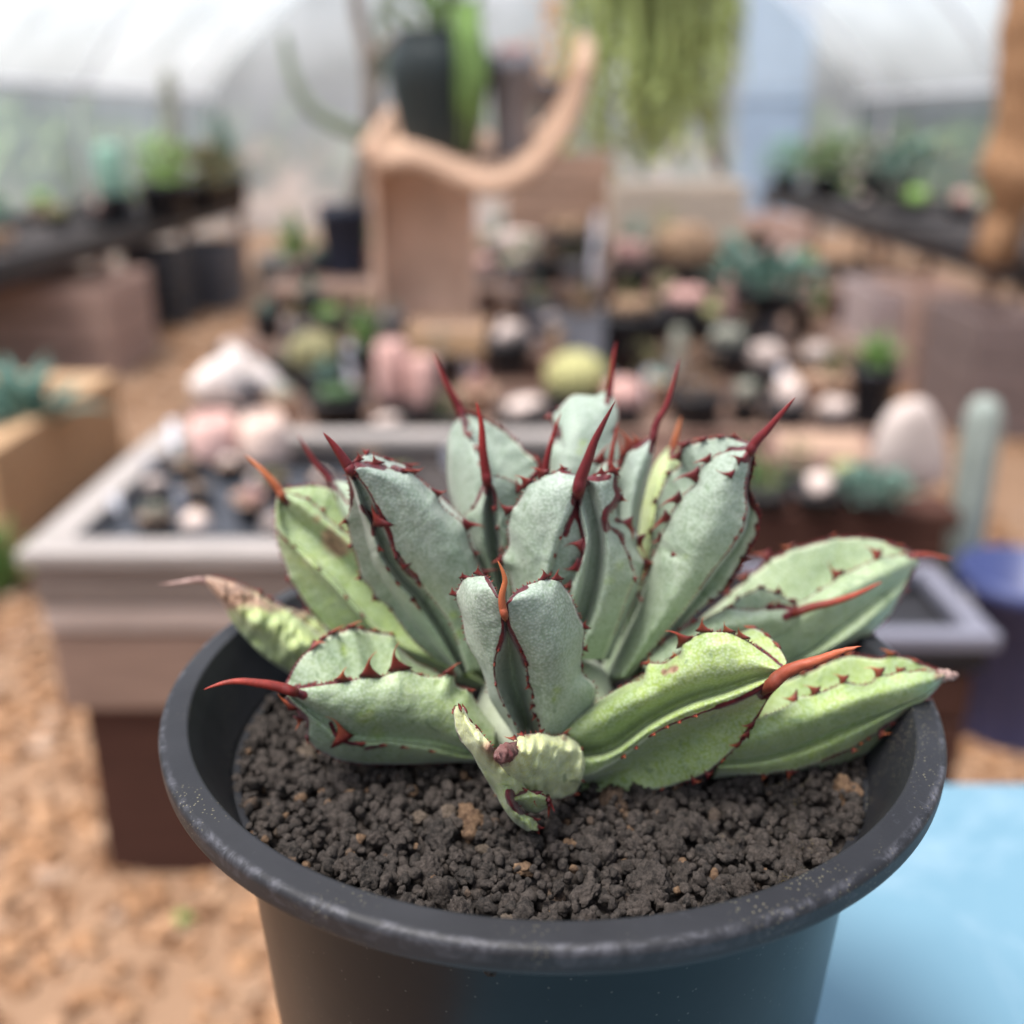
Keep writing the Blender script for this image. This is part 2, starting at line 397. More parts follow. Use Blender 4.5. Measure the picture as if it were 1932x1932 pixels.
def St(c, x, y, r, ch, st):
    p = V(c, x, y)[0]; return (p[0], p[1], r, ch, st)
def ramp2(a, b, off=0.0): return [a + off, (a + b) / 2 + off, b + off * 0.35]

# short stem the leaves grow from
link('stem', lathe_mesh([(0.0, -0.012), (0.022, -0.012), (0.026, 0.006), (0.020, 0.022), (0.008, 0.030), (0.0, 0.031)], 24), M_LEAF, AG)

# --- upright leaf leaning left, two toothed keels on its back
a, b = 0.000, -0.020
o = leaf([
 (V(1, 1450,2270, 1180,2080, 960,1800, 870,1700, 790,1590, 740,1430, 690,1250, 700,1090, 688,930, 660,830), ramp2(a, b, .010), True),
 (V(1, 1470,2290, 1150,1980, 960,1720, 850,1560, 790,1400, 765,1250, 745,1100, 710,960, 675,850), ramp2(a, b, .011), False),
 (V(1, 1490,2280, 1270,1930, 1130,1740, 1030,1640, 960,1540, 890,1400, 860,1260, 785,1110, 740,960, 690,850), ramp2(a, b, -.002), False),
 (V(1, 1510,2270, 1350,1930, 1200,1700, 1100,1600, 1020,1500, 935,1370, 885,1230, 835,1100, 770,960, 700,850), ramp2(a, b, .011), False),
 (V(1, 1530,2260, 1400,1900, 1240,1690, 1170,1600, 1085,1500, 1030,1420, 975,1300, 890,1105, 810,960, 710,845), ramp2(a, b, -.005), True),
 (V(1, 1560,2240, 1470,1900, 1350,1650, 1260,1450, 1130,1250, 1000,1080, 870,930, 735,840), ramp2(a, b, -.006), False),
 (V(1, 1600,2240, 1580,1900, 1530,1620, 1430,1380, 1300,1180, 1150,1030, 980,900, 790,820), ramp2(a, b, -.003), False),
 (V(1, 1640,2250, 1690,1900, 1650,1640, 1560,1430, 1490,1215, 1370,1120, 1285,1005, 1160,885, 1000,832, 830,800, 740,790), ramp2(a, b, .006), True),
 (sh(V(1, 1640,2250, 1690,1900, 1650,1640, 1560,1430, 1490,1215, 1370,1120, 1285,1005, 1160,885, 1000,832, 830,800, 740,790), -4, 14), ramp2(a, b, .014), False),
 (V(1, 1640,2250, 1690,1900, 1640,1600, 1500,1200, 1300,1000, 1150,880, 1050,800, 960,765, 850,735, 730,770), ramp2(a, b, .022), True),
], front=True, thick=0.006, green=(0.35, 0.0), teeth=[
 (7, T4(1, 1310,1000,1365,982, 1505,1225,1615,1240, 1565,1415,1603,1420, 1670,1565,1725,1553, 1060,830,1130,845, 900,808,880,742, 765,790,752,735, 1110,860,1190,832)),
 (9, T4(1, 1100,820,1170,805, 950,760,1000,770, 830,725,800,700)),
 (2, T4(1, 895,1385,930,1408, 965,1545,980,1540, 1030,1635,1045,1640, 1130,1730,1162,1790, 1185,1812,1190,1815)),
 (4, T4(1, 950,1220,888,1100, 1040,1450,1005,1385, 1100,1540,1065,1500, 1190,1610,1190,1660)),
 (0, T4(1, 692,1200,642,1222, 708,1385,686,1372, 785,1590,746,1602, 900,1735,864,1765, 985,1805,1000,1825))],
 reds=[(V(1, 700,1085, 712,1000, 690,925, 665,840), 5), (V(1, 780,1100, 860,1200, 868,1290), 4.5), (V(1, 890,1110, 950,1220, 985,1310, 1000,1370), 4.5),
       (V(1, 1030,1430, 1090,1530, 1170,1600), 5), (V(1, 690,830, 800,800, 940,825), 5), (V(1, 1010,825, 1090,850), 5)],
 stamps=[St(1, 1430, 1860, 8, 1, .9), St(1, 1460, 2000, 9, 1, .8)], label='leaf with two rows of dark red teeth down its back')
spine(o, V(1, 710,850, 640,740, 575,650, 512,578), [b, b - .002], 12.5, tipcol=.35, blunt=.22)

# --- pale leaf with a brown scar, low on the left
a, b = 0.012, 0.028
o = leaf([
 (V(0, 900,1300, 760,1262, 664,1215, 616,1187, 578,1142, 553,1101, 537,1063, 521,1010, 519,960, 522,930), ramp2(a, b, .008), True),
 (V(0, 910,1295, 800,1250, 690,1180, 620,1115, 575,1065, 542,1010, 525,945), ramp2(a, b, -.001), False),
 (V(0, 915,1290, 850,1258, 700,1179, 670,1146, 633,1103, 595,1066, 563,1038, 530,1005, 523,950), ramp2(a, b, -.005), False),
 (V(0, 918,1285, 860,1240, 722,1160, 685,1118, 645,1075, 600,1030, 556,1000, 527,945), ramp2(a, b, .008), False),
 (V(0, 920,1280, 870,1215, 770,1130, 700,1060, 650,1020, 600,980, 560,950, 528,932), ramp2(a, b, -.002), False),
 (V(0, 925,1270, 880,1200, 790,1110, 720,1050, 657,1007, 617,977, 590,950, 560,934, 530,925), ramp2(a, b, .006), True),
 (sh(V(0, 925,1270, 880,1200, 790,1110, 720,1050, 657,1007, 617,977, 590,950, 560,934, 530,925), -3, 14), ramp2(a, b, .014), False),
 (V(0, 925,1265, 880,1190, 800,1090, 720,1010, 660,955, 620,920, 570,917, 532,922), ramp2(a, b, .022), True),
], thick=.004, green=(.95, .75), teeth=[(2, T4(0, 553,1030,556,1033, 601,1072,604,1075, 652,1128,655,1130, 683,1160,685,1162)),
  (5, T4(0, 640,995,655,1003, 608,965,614,961, 580,942,584,938)), (0, T4(0, 549,1095,540,1090)), (7, T4(0, 590,915,593,912, 640,935,645,930))],
 stamps=[St(1, 470, 1190, 12, 2, .7), St(1, 540, 1300, 17, 2, 1.0), St(1, 600, 1360, 18, 2, 1.2), St(1, 650, 1410, 14, 2, 1.1), St(1, 400, 1480, 14, 1, .6)],
 reds=[(V(0, 520,1000, 545,1025), 2.2)], label='pale green leaf with a tan scar')
spine(o, V(0, 534,938, 522,918, 500,893, 462,858), [b], 9, tipcol=.6, orange=.85, blunt=.3)
# --- small leaf tip showing between those two
o = leaf([
 (V(1, 800,1500, 700,1300, 620,1120, 570,960, 556,915), [.03, .045], True), (V(1, 850,1500, 740,1250, 660,1080, 570,915), [.02, .038], False),
 (V(1, 900,1500, 800,1200, 740,1000, 700,935, 640,912, 575,905), [.03, .05], True)], thick=.006, green=.3,
 reds=[(V(1, 560,915, 600,960, 660,1040, 690,1080), 2.4), (V(1, 570,905, 640,912, 700,925), 2.4)], teeth=[(0, T4(1, 640,1020,655,1030))])
spine(o, V(1, 572,930, 530,870, 480,820, 400,700, 335,590), [.042], 8, tipcol=.5, blunt=.15)

# --- tall back-left leaf
a, b = 0.030, 0.055
o = leaf([
 (V(2, 300,1900, 230,1400, 165,1150, 153,900, 165,780, 208,680, 235,620), ramp2(a, b, .010), True),
 (V(2, 340,1900, 290,1400, 240,1150, 212,900, 220,760, 245,620), ramp2(a, b, -.001), False),
 (V(2, 420,1900, 400,1300, 385,1000, 345,880, 295,780, 275,680, 258,610), ramp2(a, b, -.006), False),
 (V(2, 560,1900, 560,1300, 500,1000, 410,820, 320,680, 265,605), ramp2(a, b, .003), False),
 (V(2, 800,1900, 820,1200, 810,970, 700,880, 620,790, 500,710, 400,650, 310,610, 270,595), ramp2(a, b, .004), True)], thick=.008, green=(.2, .05),
 teeth=[(2, T4(2, 310,795,332,752, 345,872,374,852, 382,990,390,980)), (4, T4(2, 640,800,652,815, 520,715,540,722, 375,640,360,615, 800,960,760,925))],
 reds=[(V(2, 262,610, 275,690, 290,770), 3.2), (V(2, 270,600, 330,625, 400,655), 2.6), (V(2, 590,770, 650,815), 3), (V(2, 230,640, 215,670), 2.5)], stamps=[St(2, 210, 755, 5, 0, .35)])
spine(o, V(2, 265,640, 225,555, 140,388, 95,280, 55,190), [b], 10, tipcol=.5, blunt=.12)

# --- rounded back leaf
a, b = 0.035, 0.062
o = leaf([
 (V(2, 850,1700, 870,1200, 868,1000, 878,860, 945,790, 912,705, 903,645, 958,562, 1040,488, 1140,492), ramp2(a, b, .006), True),
 (V(2, 950,1700, 980,1200, 995,900, 1010,750, 1060,630, 1120,560, 1190,500), ramp2(a, b, -.003), False),
 (V(2, 1100,1700, 1130,1200, 1140,900, 1160,700, 1195,590, 1225,500), ramp2(a, b, -.004), False),
 (V(2, 1250,1700, 1270,1200, 1270,900, 1272,700, 1272,560, 1262,480), ramp2(a, b, .000), False),
 (V(2, 1400,1700, 1400,1200, 1372,900, 1345,750, 1362,640, 1342,540, 1312,475, 1285,445), ramp2(a, b, .008), True)], thick=.008, green=(.15, .05),
 teeth=[(0, T4(2, 906,640,845,660, 945,770,905,700, 930,590,938,575)), (4, T4(2, 1290,760,1285,730))],
 reds=[(V(2, 1290,470, 1295,510, 1292,545), 2.2), (V(2, 940,720, 948,780), 3.5), (V(2, 1150,490, 1250,460), 1.6)], stamps=[St(2, 1110, 830, 8, 1, .8), St(2, 1085, 890, 7, 1, .6)])
spine(o, V(2, 1288,500, 1303,420, 1318,250, 1345,110), [b], 7, tipcol=.6, blunt=.25)

# --- bud leaf tips in the heart of the rosette
o = leaf([(V(2, 740,1700, 780,1300, 785,1120, 825,1030), [.02, .02], True), (V(2, 820,1700, 840,1300, 840,1100, 845,1030), [.01, .012], False),
          (V(2, 900,1700, 905,1300, 890,1100, 865,1030), [.02, .02], True)], thick=.006, green=.25, reds=[(V(2, 830,1030, 790,960), 4)], teeth=[(0, T4(2, 800,1060,770,940))])
spine(o, V(2, 845,1075, 852,980, 885,830, 915,730, 957,608), [.013, .012], 9, tipcol=.75, blunt=.05)
o = leaf([(V(2, 1180,1500, 1185,1150, 1215,990, 1290,945), [.03, .03], True), (V(2, 1290,1500, 1290,1150, 1290,1000, 1300,950), [.018, .022], False),
          (V(2, 1420,1500, 1410,1150, 1380,1020, 1315,945), [.03, .03], True)], thick=.006, green=.1, reds=[(V(2, 1235,945, 1290,950), 3.5), (V(2, 1310,945, 1360,900), 3.5)],
 teeth=[(0, T4(2, 1225,975,1290,870)), (2, T4(2, 1370,1000,1372,885))])
spine(o, V(2, 1300,1000, 1312,910, 1330,800, 1358,680), [.021], 7, tipcol=.9, orange=.1, blunt=.05)

# --- leaf to the right of the heart
a, b = 0.014, 0.026
o = leaf([
 (V(2, 1330,2100, 1340,1600, 1345,1250, 1362,1040, 1420,930, 1500,850, 1580,780), ramp2(a, b, .008), True),
 (V(2, 1400,2100, 1410,1600, 1430,1250, 1470,1030, 1530,890, 1592,785), ramp2(a, b, -.003), False),
 (V(2, 1440,2100, 1450,1600, 1480,1300, 1530,1080, 1580,910, 1602,790), ramp2(a, b, -.002), False),
 (V(2, 1490,2100, 1490,1600, 1512,1350, 1565,1100, 1603,930, 1618,850, 1612,790), ramp2(a, b, .008), True)], thick=.007, green=(.3, 0),
 teeth=[(0, T4(2, 1415,930,1388,858, 1500,845,1465,785, 1440,885,1370,768))], reds=[(V(2, 1590,785, 1530,830, 1480,865), 3), (V(2, 1600,790, 1605,820), 4)], torange=.6)
spine(o, V(2, 1600,815, 1622,700, 1688,580, 1745,400, 1790,230), [b, b + .002], 8, tipcol=.3, blunt=.3)
# --- pale leaf behind
a, b = 0.035, 0.062
o = leaf([(V(2, 1460,1900, 1500,1400, 1555,1120, 1620,960, 1705,860), ramp2(a, b, .008), True), (V(2, 1560,1900, 1600,1350, 1650,1100, 1695,950, 1735,855), ramp2(a, b, -.003), False),
          (V(2, 1640,1900, 1680,1400, 1720,1130, 1760,960, 1755,865), ramp2(a, b, 0), False), (V(2, 1760,1900, 1760,1300, 1790,1080, 1815,940, 1775,870), ramp2(a, b, .008), True)],
 thick=.007, green=1.3, teeth=[(2, T4(2, 1655,1490,1660,1485, 1680,1350,1684,1346))])
spine(o, V(2, 1738,890, 1758,800, 1778,720, 1800,640), [b], 8, tipcol=.6, orange=.8, blunt=.2)

# --- small folded leaf with a bright red spine
a, b = 0.012, 0.006
o = leaf([
 (V(2, 520,2200, 420,1800, 315,1600, 300,1450, 272,1345, 330,1275, 385,1150, 412,1085), ramp2(a, b, .008), True),
 (V(2, 560,2200, 500,1850, 430,1600, 405,1400, 412,1270, 432,1180, 425,1085), ramp2(a, b, -.003), False),
 (V(2, 580,2200, 540,1900, 490,1600, 470,1400, 457,1250, 450,1150, 432,1085), ramp2(a, b, .010), False),
 (V(2, 600,2200, 590,1900, 560,1600, 520,1400, 500,1280, 470,1150, 438,1080), ramp2(a, b, -.003), False),
 (V(2, 640,2200, 640,1800, 620,1500, 590,1330, 555,1200, 500,1110, 442,1075), ramp2(a, b, -.001), False),
 (V(2, 680,2200, 700,1800, 700,1500, 692,1250, 690,1180, 640,1110, 560,1075, 480,1055), ramp2(a, b, .006), True)], thick=.006, green=(.4, .1),
 teeth=[(5, T4(2, 698,1150,655,1082)), (3, T4(2, 490,1300,468,1288, 512,1420,497,1418, 540,1570,520,1578)), (0, T4(2, 345,1265,330,1300))],
 reds=[(V(2, 330,1285, 375,1200, 405,1100), 4), (V(2, 385,1060, 440,1110, 480,1170, 490,1290), 4.5), (V(2, 480,1055, 560,1070, 640,1100), 2.2)])
spine(o, V(2, 436,1105, 425,1020, 408,900, 396,700, 360,538), [b, b - .002], 11, tipcol=.9, blunt=.04, power=.6)

# --- central upright leaf with a grooved, toothed back
a, b = -0.012, -0.014
o = leaf([
 (V(2, 640,2350, 640,2000, 620,1870, 590,1740, 552,1640, 590,1540, 583,1400, 640,1270, 690,1180, 740,1120, 830,1075, 960,1028, 1060,1050), ramp2(a, b, .008), True),
 (V(2, 700,2350, 720,2000, 700,1700, 690,1450, 740,1270, 840,1140, 980,1070, 1064,1065), ramp2(a, b, -.001), False),
 (V(2, 740,2350, 770,2000, 800,1700, 840,1450, 890,1280, 960,1160, 1030,1090, 1068,1072), ramp2(a, b, -.005), False),
 (V(2, 800,2350, 830,2000, 880,1750, 920,1600, 965,1450, 1015,1330, 1052,1230, 1076,1130, 1080,1080), ramp2(a, b, -.006), False),
 (V(2, 850,2350, 880,2050, 930,1850, 985,1650, 1025,1500, 1052,1380, 1070,1250, 1083,1130, 1085,1080), ramp2(a, b, .014), False),
 (V(2, 900,2350, 960,2050, 1030,1850, 1060,1740, 1105,1620, 1120,1500, 1098,1380, 1085,1250, 1090,1140, 1090,1080), ramp2(a, b, -.004), False),
 (V(2, 930,2350, 1050,2000, 1110,1800, 1145,1620, 1155,1480, 1130,1350, 1100,1240, 1095,1140, 1095,1080), ramp2(a, b, -.004), False),
 (V(2, 960,2350, 1090,2050, 1140,1850, 1180,1650, 1185,1500, 1165,1350, 1130,1220, 1105,1120, 1098,1078), ramp2(a, b, .011), False),
 (V(2, 1050,2350, 1200,2050, 1260,1850, 1285,1650, 1265,1450, 1230,1250, 1190,1130, 1120,1075), ramp2(a, b, -.004), False),
 (V(2, 1250,2350, 1350,2100, 1400,1950, 1445,1830, 1465,1770, 1430,1640, 1390,1540, 1320,1440, 1275,1350, 1330,1270, 1365,1200, 1350,1120, 1320,1060, 1230,1062, 1140,1060), ramp2(a, b, .004), True),
 (V(2, 1300,2350, 1440,2000, 1510,1800, 1530,1680, 1490,1560, 1480,1450, 1430,1385, 1350,1350, 1340,1200, 1310,1070, 1200,1062), ramp2(a, b, .018), True),
], thick=.003, green=(.35, 0), teeth=[
 (0, T4(2, 845,1068,768,1018, 965,1030,950,990, 722,1135,652,1078, 600,1305,543,1248, 548,1640,487,1668)),
 (9, T4(2, 1250,1072,1250,1003, 1200,1075,1195,1050, 1335,1045,1368,1012, 1300,1050,1303,980, 1372,1490,1392,1500, 1425,1620,1448,1640, 1462,1790,1490,1778, 1385,1210,1415,1228)),
 (3, T4(2, 970,1490,955,1505, 925,1622,912,1630, 890,1745,880,1752)),
 (5, T4(2, 1115,1550,1013,1556, 1092,1690,1000,1702, 1042,1832,975,1842, 1050,1920,1020,1930)),
 (10, T4(2, 1490,1480,1542,1582, 1530,1665,1602,1685, 1480,1880,1496,1902, 1400,1370,1440,1480))],
 reds=[(V(2, 1360,1050, 1345,1120, 1362,1200, 1330,1260, 1275,1310, 1262,1370, 1275,1430), 6.5), (V(2, 1082,1200, 1060,1290, 1010,1400, 985,1470), 5), (V(2, 1080,1200, 1070,1330, 1095,1430, 1115,1520, 1100,1620, 1070,1720), 3.5),
       (V(2, 1140,1068, 1200,1080, 1290,1068), 4.5), (V(2, 960,1030, 1060,1045), 2.5), (V(2, 1055,1150, 1090,1110, 1140,1110), 5), (V(2, 1350,1370, 1430,1390, 1470,1440), 5),
       (V(2, 1330,1440, 1380,1480, 1390,1530), 4)],
 stamps=[St(2, 1370, 1690, 10, 1, .5), St(2, 1300, 1790, 10, 1, .5)], label='grooved leaf with dark red teeth along its folds')
spine(o, V(2, 1078,1165, 1095,1075, 1140,960, 1185,830, 1225,745, 1285,630, 1337,532), [b - .005, b - .009], 14.5, tipcol=.22, blunt=.03, power=.8)

# --- big right-hand upright leaf
a, b = 0.002, -0.002
o = leaf([
 (V(3, 560,2300, 700,2000, 815,1750, 855,1580, 910,1430, 970,1290, 1030,1150, 1110,1020, 1208,925, 1228,840, 1330,745, 1440,700, 1560,660), ramp2(a, b, .006), True),
 (V(3, 620,2300, 790,2000, 910,1750, 990,1500, 1090,1250, 1220,1020, 1350,850, 1490,735, 1575,670), ramp2(a, b, -.004), False),
 (V(3, 680,2300, 880,2000, 1040,1750, 1170,1500, 1290,1250, 1390,1050, 1470,880, 1550,750, 1590,680), ramp2(a, b, -.009), False),
 (V(3, 740,2300, 980,2000, 1180,1750, 1320,1550, 1440,1400, 1530,1280, 1562,1150, 1548,1000, 1565,850, 1600,720), ramp2(a, b, -.006), True),
 (V(3, 760,2300, 1020,2000, 1225,1750, 1375,1560, 1495,1400, 1575,1260, 1590,1130, 1572,1000, 1585,850, 1605,730), ramp2(a, b, .010), False),
 (V(3, 800,2300, 1080,1965, 1300,1765, 1400,1690, 1500,1550, 1590,1400, 1650,1260, 1655,1150, 1605,1040, 1578,960, 1600,860, 1612,760, 1620,690), ramp2(a, b, .002), True),
 (V(3, 500,2300, 640,2000, 760,1800, 860,1500, 900,1280, 935,1050, 1000,900, 1092,800, 1108,700, 1230,645, 1370,615, 1480,625, 1590,650), ramp2(a, b, .024), True),
 (sh(V(3, 560,2300, 700,2000, 815,1750, 855,1580, 910,1430, 970,1290, 1030,1150, 1110,1020, 1208,925, 1228,840, 1330,745, 1440,700, 1560,660), 13, 9), ramp2(a, b, .015), False),
], front=False, green=(.45, .05), teeth=[
 (0, T4(3, 1440,695,1418,708, 1300,755,1210,788, 1215,880,1083,917, 1085,1030,978,1092, 1030,1165,926,1246, 968,1290,910,1335, 892,1480,829,1584, 800,1755,826,1740)),
 (6, T4(3, 1480,620,1468,585, 1380,615,1352,598, 1260,642,1198,630, 1150,680,1080,652, 1105,735,1020,756, 1015,870,980,865, 940,1050,895,1082, 905,1280,862,1283)),
 (5, T4(3, 1600,800,1612,780, 1585,1365,1575,1400, 1540,1450,1520,1535, 1450,1590,1408,1685, 1320,1745,1290,1775, 1585,1080,1625,1100, 1640,1240,1620,1255)),
 (2, T4(3, 1365,825,1345,832, 1455,765,1438,752)), (3, T4(3, 1500,1180,1498,1185, 1500,1262,1498,1262, 1462,1300,1458,1305)), (1, T4(3, 1110,1460,1108,1466))],
 reds=[(V(3, 1605,780, 1590,860, 1565,930, 1568,1030, 1590,1080), 4.5), (V(3, 1590,1080, 1620,1130, 1640,1220), 4), (V(3, 1600,665, 1540,690, 1430,690), 3.5), (V(3, 1590,655, 1480,625), 3)],
 stamps=[St(3, 1130, 1450, 6, 1, .4)], label='tall leaf with hooked red teeth and a long straight spine')
spine(o, V(3, 1580,715, 1625,640, 1690,575, 1780,470, 1900,328), [b - .002, b - .008], 11.5, tipcol=.4, blunt=.03, power=.75)

# --- right outer leaf, channelled
a, b = 0.006, 0.045
o = leaf([
 (V(6, 330,860, 520,660, 620,560, 720,480, 860,350, 960,275, 1100,220, 1250,185, 1390,180, 1500,200, 1620,240), ramp2(a, b, .024), True),
 (sh(V(6, 400,900, 700,690, 950,560, 1090,490, 1190,430, 1300,360, 1440,295, 1540,270, 1650,265), 4, 16), ramp2(a, b, .013), False),
 (V(6, 400,900, 700,690, 950,560, 1090,490, 1190,430, 1300,360, 1440,295, 1540,270, 1650,265), ramp2(a, b, .000), True),
 (V(6, 500,930, 850,740, 1050,600, 1250,480, 1450,370, 1580,310, 1660,280), ramp2(a, b, -.006), False),
 (V(6, 560,960, 900,815, 1090,730, 1250,610, 1450,460, 1590,362, 1655,305), ramp2(a, b, -.004), False),
 (V(6, 570,965, 920,830, 1110,742, 1270,622, 1465,475, 1595,378, 1655,312), ramp2(a, b, -.001), False),
 (V(6, 580,970, 950,840, 1150,755, 1330,650, 1480,530, 1590,420, 1650,330), ramp2(a, b, -.005), False),
 (V(6, 600,980, 980,860, 1150,790, 1300,705, 1430,642, 1540,530, 1600,420, 1640,335), ramp2(a, b, .003), True),
 (V(6, 500,960, 850,780, 1100,640, 1350,470, 1560,320, 1640,290), ramp2(a, b, .026), False)],
 front=False, green=(.6, .55), teeth=[(0, T4(6, 1050,225,1008,218, 1245,185,1258,163, 930,280,858,278, 830,360,780,362, 1390,180,1400,174, 1575,225,1560,215, 760,450,730,455)),
  (2, T4(6, 1280,362,1240,312, 1470,280,1415,240, 1180,432,1178,428, 1590,262,1580,250)), (7, T4(6, 1520,560,1500,585, 1590,440,1610,430, 1430,650,1428,688, 1370,670,1350,690))],
 reds=[(V(6, 1620,240, 1560,225, 1520,212), 3), (V(6, 1640,330, 1590,430, 1540,530), 2.4)], torange=.5)
spine(o, V(6, 1640,268, 1720,268, 1770,278, 1828,286), [b, b + .002], 9, tipcol=.6, orange=.25, blunt=.06)
# --- small leaf with a long spine lying over it
a, b = -0.006, 0.012
o = leaf([
 (V(6, 350,780, 550,620, 750,510, 800,470, 900,430, 990,460, 1070,490), ramp2(a, b, .014), True),
 (sh(V(6, 330,800, 400,720, 500,640, 600,590, 730,530, 860,530, 960,520, 1080,525), 2, 12), ramp2(a, b, .008), False),
 (V(6, 330,800, 400,720, 500,640, 600,590, 730,530, 860,530, 960,520, 1080,525), ramp2(a, b, 0), True),
 (V(6, 380,830, 550,700, 700,620, 850,585, 980,570, 1085,545), ramp2(a, b, -.005), False),
 (V(6, 420,860, 620,760, 800,700, 960,660, 1050,605, 1092,560), ramp2(a, b, .001), True),
 (V(6, 400,850, 600,720, 800,620, 950,580, 1080,540), ramp2(a, b, .016), False)], front=False, green=.42,
 teeth=[(0, T4(6, 900,432,888,412, 975,455,975,422, 790,475,775,470, 1050,490,1052,478)), (2, T4(6, 985,515,985,488, 930,522,960,498, 745,530,748,502, 580,595,572,568, 510,632,500,628, 440,690,415,675, 370,745,345,750, 345,790,320,795))],
 reds=[(V(6, 930,522, 1000,518, 1080,530), 4), (V(6, 1040,490, 1085,515), 3)])
spine(o, V(6, 1065,545, 1130,520, 1250,492, 1370,450, 1484,394), [b - .004, b - .012], 10, tipcol=.75, orange=.2, blunt=.04, power=.6)

# --- right lower leaf with a withered end
a, b = -0.030, -0.014
o = leaf([
 (V(6, 700,1100, 900,920, 1030,870, 1110,840, 1220,785, 1340,752, 1460,765, 1580,760, 1700,800, 1770,830), ramp2(a, b, .022), True),
 (sh(V(6, 700,1150, 900,1050, 1040,985, 1070,960, 1160,945, 1240,905, 1310,885, 1400,890, 1480,855, 1580,835, 1700,827, 1780,838), 3, 16), ramp2(a, b, .013), False),
 (V(6, 700,1150, 900,1050, 1040,985, 1070,960, 1160,945, 1240,905, 1310,885, 1400,890, 1480,855, 1580,835, 1700,827, 1780,838), ramp2(a, b, 0), True),
 (V(6, 700,1200, 950,1120, 1150,1050, 1350,970, 1550,910, 1700,875, 1785,845), ramp2(a, b, -.006), False),
 (V(6, 690,1250, 800,1245, 1000,1200, 1300,1082, 1550,992, 1700,925, 1785,858), ramp2(a, b, -.003), False),
 (V(6, 690,1262, 800,1257, 1000,1216, 1300,1096, 1550,1004, 1700,935, 1785,862), ramp2(a, b, .001), False),
 (V(6, 690,1290, 850,1280, 1100,1225, 1350,1125, 1550,1020, 1680,955, 1785,865), ramp2(a, b, -.003), False),
 (V(6, 680,1320, 900,1318, 1130,1280, 1250,1235, 1380,1175, 1470,1110, 1570,1045, 1690,970, 1780,870), ramp2(a, b, .000), True),
 (V(6, 660,1350, 850,1342, 1060,1322, 1250,1290, 1400,1230, 1480,1170, 1550,1090, 1640,1010, 1760,880), ramp2(a, b, .008), True),
 (V(6, 680,1250, 950,1200, 1300,1050, 1600,930, 1765,860), ramp2(a, b, .024), False)],
 front=False, green=(1.1, .85), teeth=[(0, T4(6, 1110,838,1090,835, 1225,780,1190,785, 1340,752,1312,735, 1530,760,1490,730, 1650,780,1630,768, 1270,770,1240,760)),
  (2, T4(6, 1075,965,1018,953, 1165,942,1118,908, 1310,885,1262,853, 1480,855,1420,824, 1580,835,1558,806, 1680,828,1690,815)),
  (7, T4(6, 1455,1118,1512,1122, 1410,1152,1418,1150, 1380,1172,1385,1172, 1325,1205,1358,1205, 1050,1300,1040,1345, 920,1318,905,1345, 1520,1075,1540,1080)), (8, T4(6, 790,1343,800,1350, 1000,1325,1020,1352))],
 reds=[(V(6, 1770,830, 1700,800, 1640,780), 2.6), (V(6, 1590,1040, 1520,1080, 1470,1110), 3)], stamps=[St(6, 1760, 850, 14, 2, .9), St(6, 1600, 1030, 14, 2, .8)], torange=.7, label='yellow green leaf with a withered end')
spine(o, V(6, 1765,848, 1800,845, 1825,848, 1846,850), [b], 11, dried=1.0, blunt=.75, wob=.0009)
spine(o, V(6, 1600,1030, 1650,990, 1690,962, 1737,967), [b - .002], 6, dried=.55, tipcol=.2, blunt=.1)

# --- withered leaf reaching left
a, b = 0.020, 0.030
o = leaf([
 (V(4, 1150,570, 1020,505, 930,440, 830,367, 700,295, 560,222, 430,172, 330,152), ramp2(a, b, .004), True),
 (V(4, 1120,620, 960,530, 810,450, 660,355, 525,265, 400,205, 332,165), ramp2(a, b, -.004), False),
 (V(4, 1030,690, 870,600, 720,510, 590,415, 480,325, 400,250, 335,182), ramp2(a, b, -.006), False),
 (V(4, 930,790, 820,722, 680,622, 560,505, 482,405, 445,325, 370,245, 330,200), ramp2(a, b, .004), True),
 (V(4, 1250,600, 1070,490, 1040,432, 930,372, 830,345, 640,245, 500,192, 340,152), ramp2(a, b, .022), True)],
 thick=.004, green=(1.3, 1.2), teeth=[(0, T4(4, 712,298,728,282, 850,380,852,365, 640,260,655,235)), (4, T4(4, 930,372,945,355))],
 stamps=[St(4, 340,170, 28, 2, 1.4), St(4, 380,235, 20, 2, 1.3), St(4, 430,290, 16, 2, 1.2), St(4, 420,215, 30, 2, 1.4), St(4, 500,250, 24, 2, 1.1), St(4, 580,280, 22, 2, 1.0), St(4, 660,310, 18, 2, .8), St(4, 720,350, 16, 2, .7), St(4, 470,310, 16, 2, 1.), St(4, 900,365, 20, 2, 1.), St(4, 780,320, 14, 2, .8)],
 und=.0034, wrinkle=.0022, label='pale leaf with a brown withered end')
spine(o, V(4, 370,205, 320,180, 250,182, 150,196, 45,205), [b], 8, dried=.85, tipcol=.4, blunt=.04, wob=.0002)

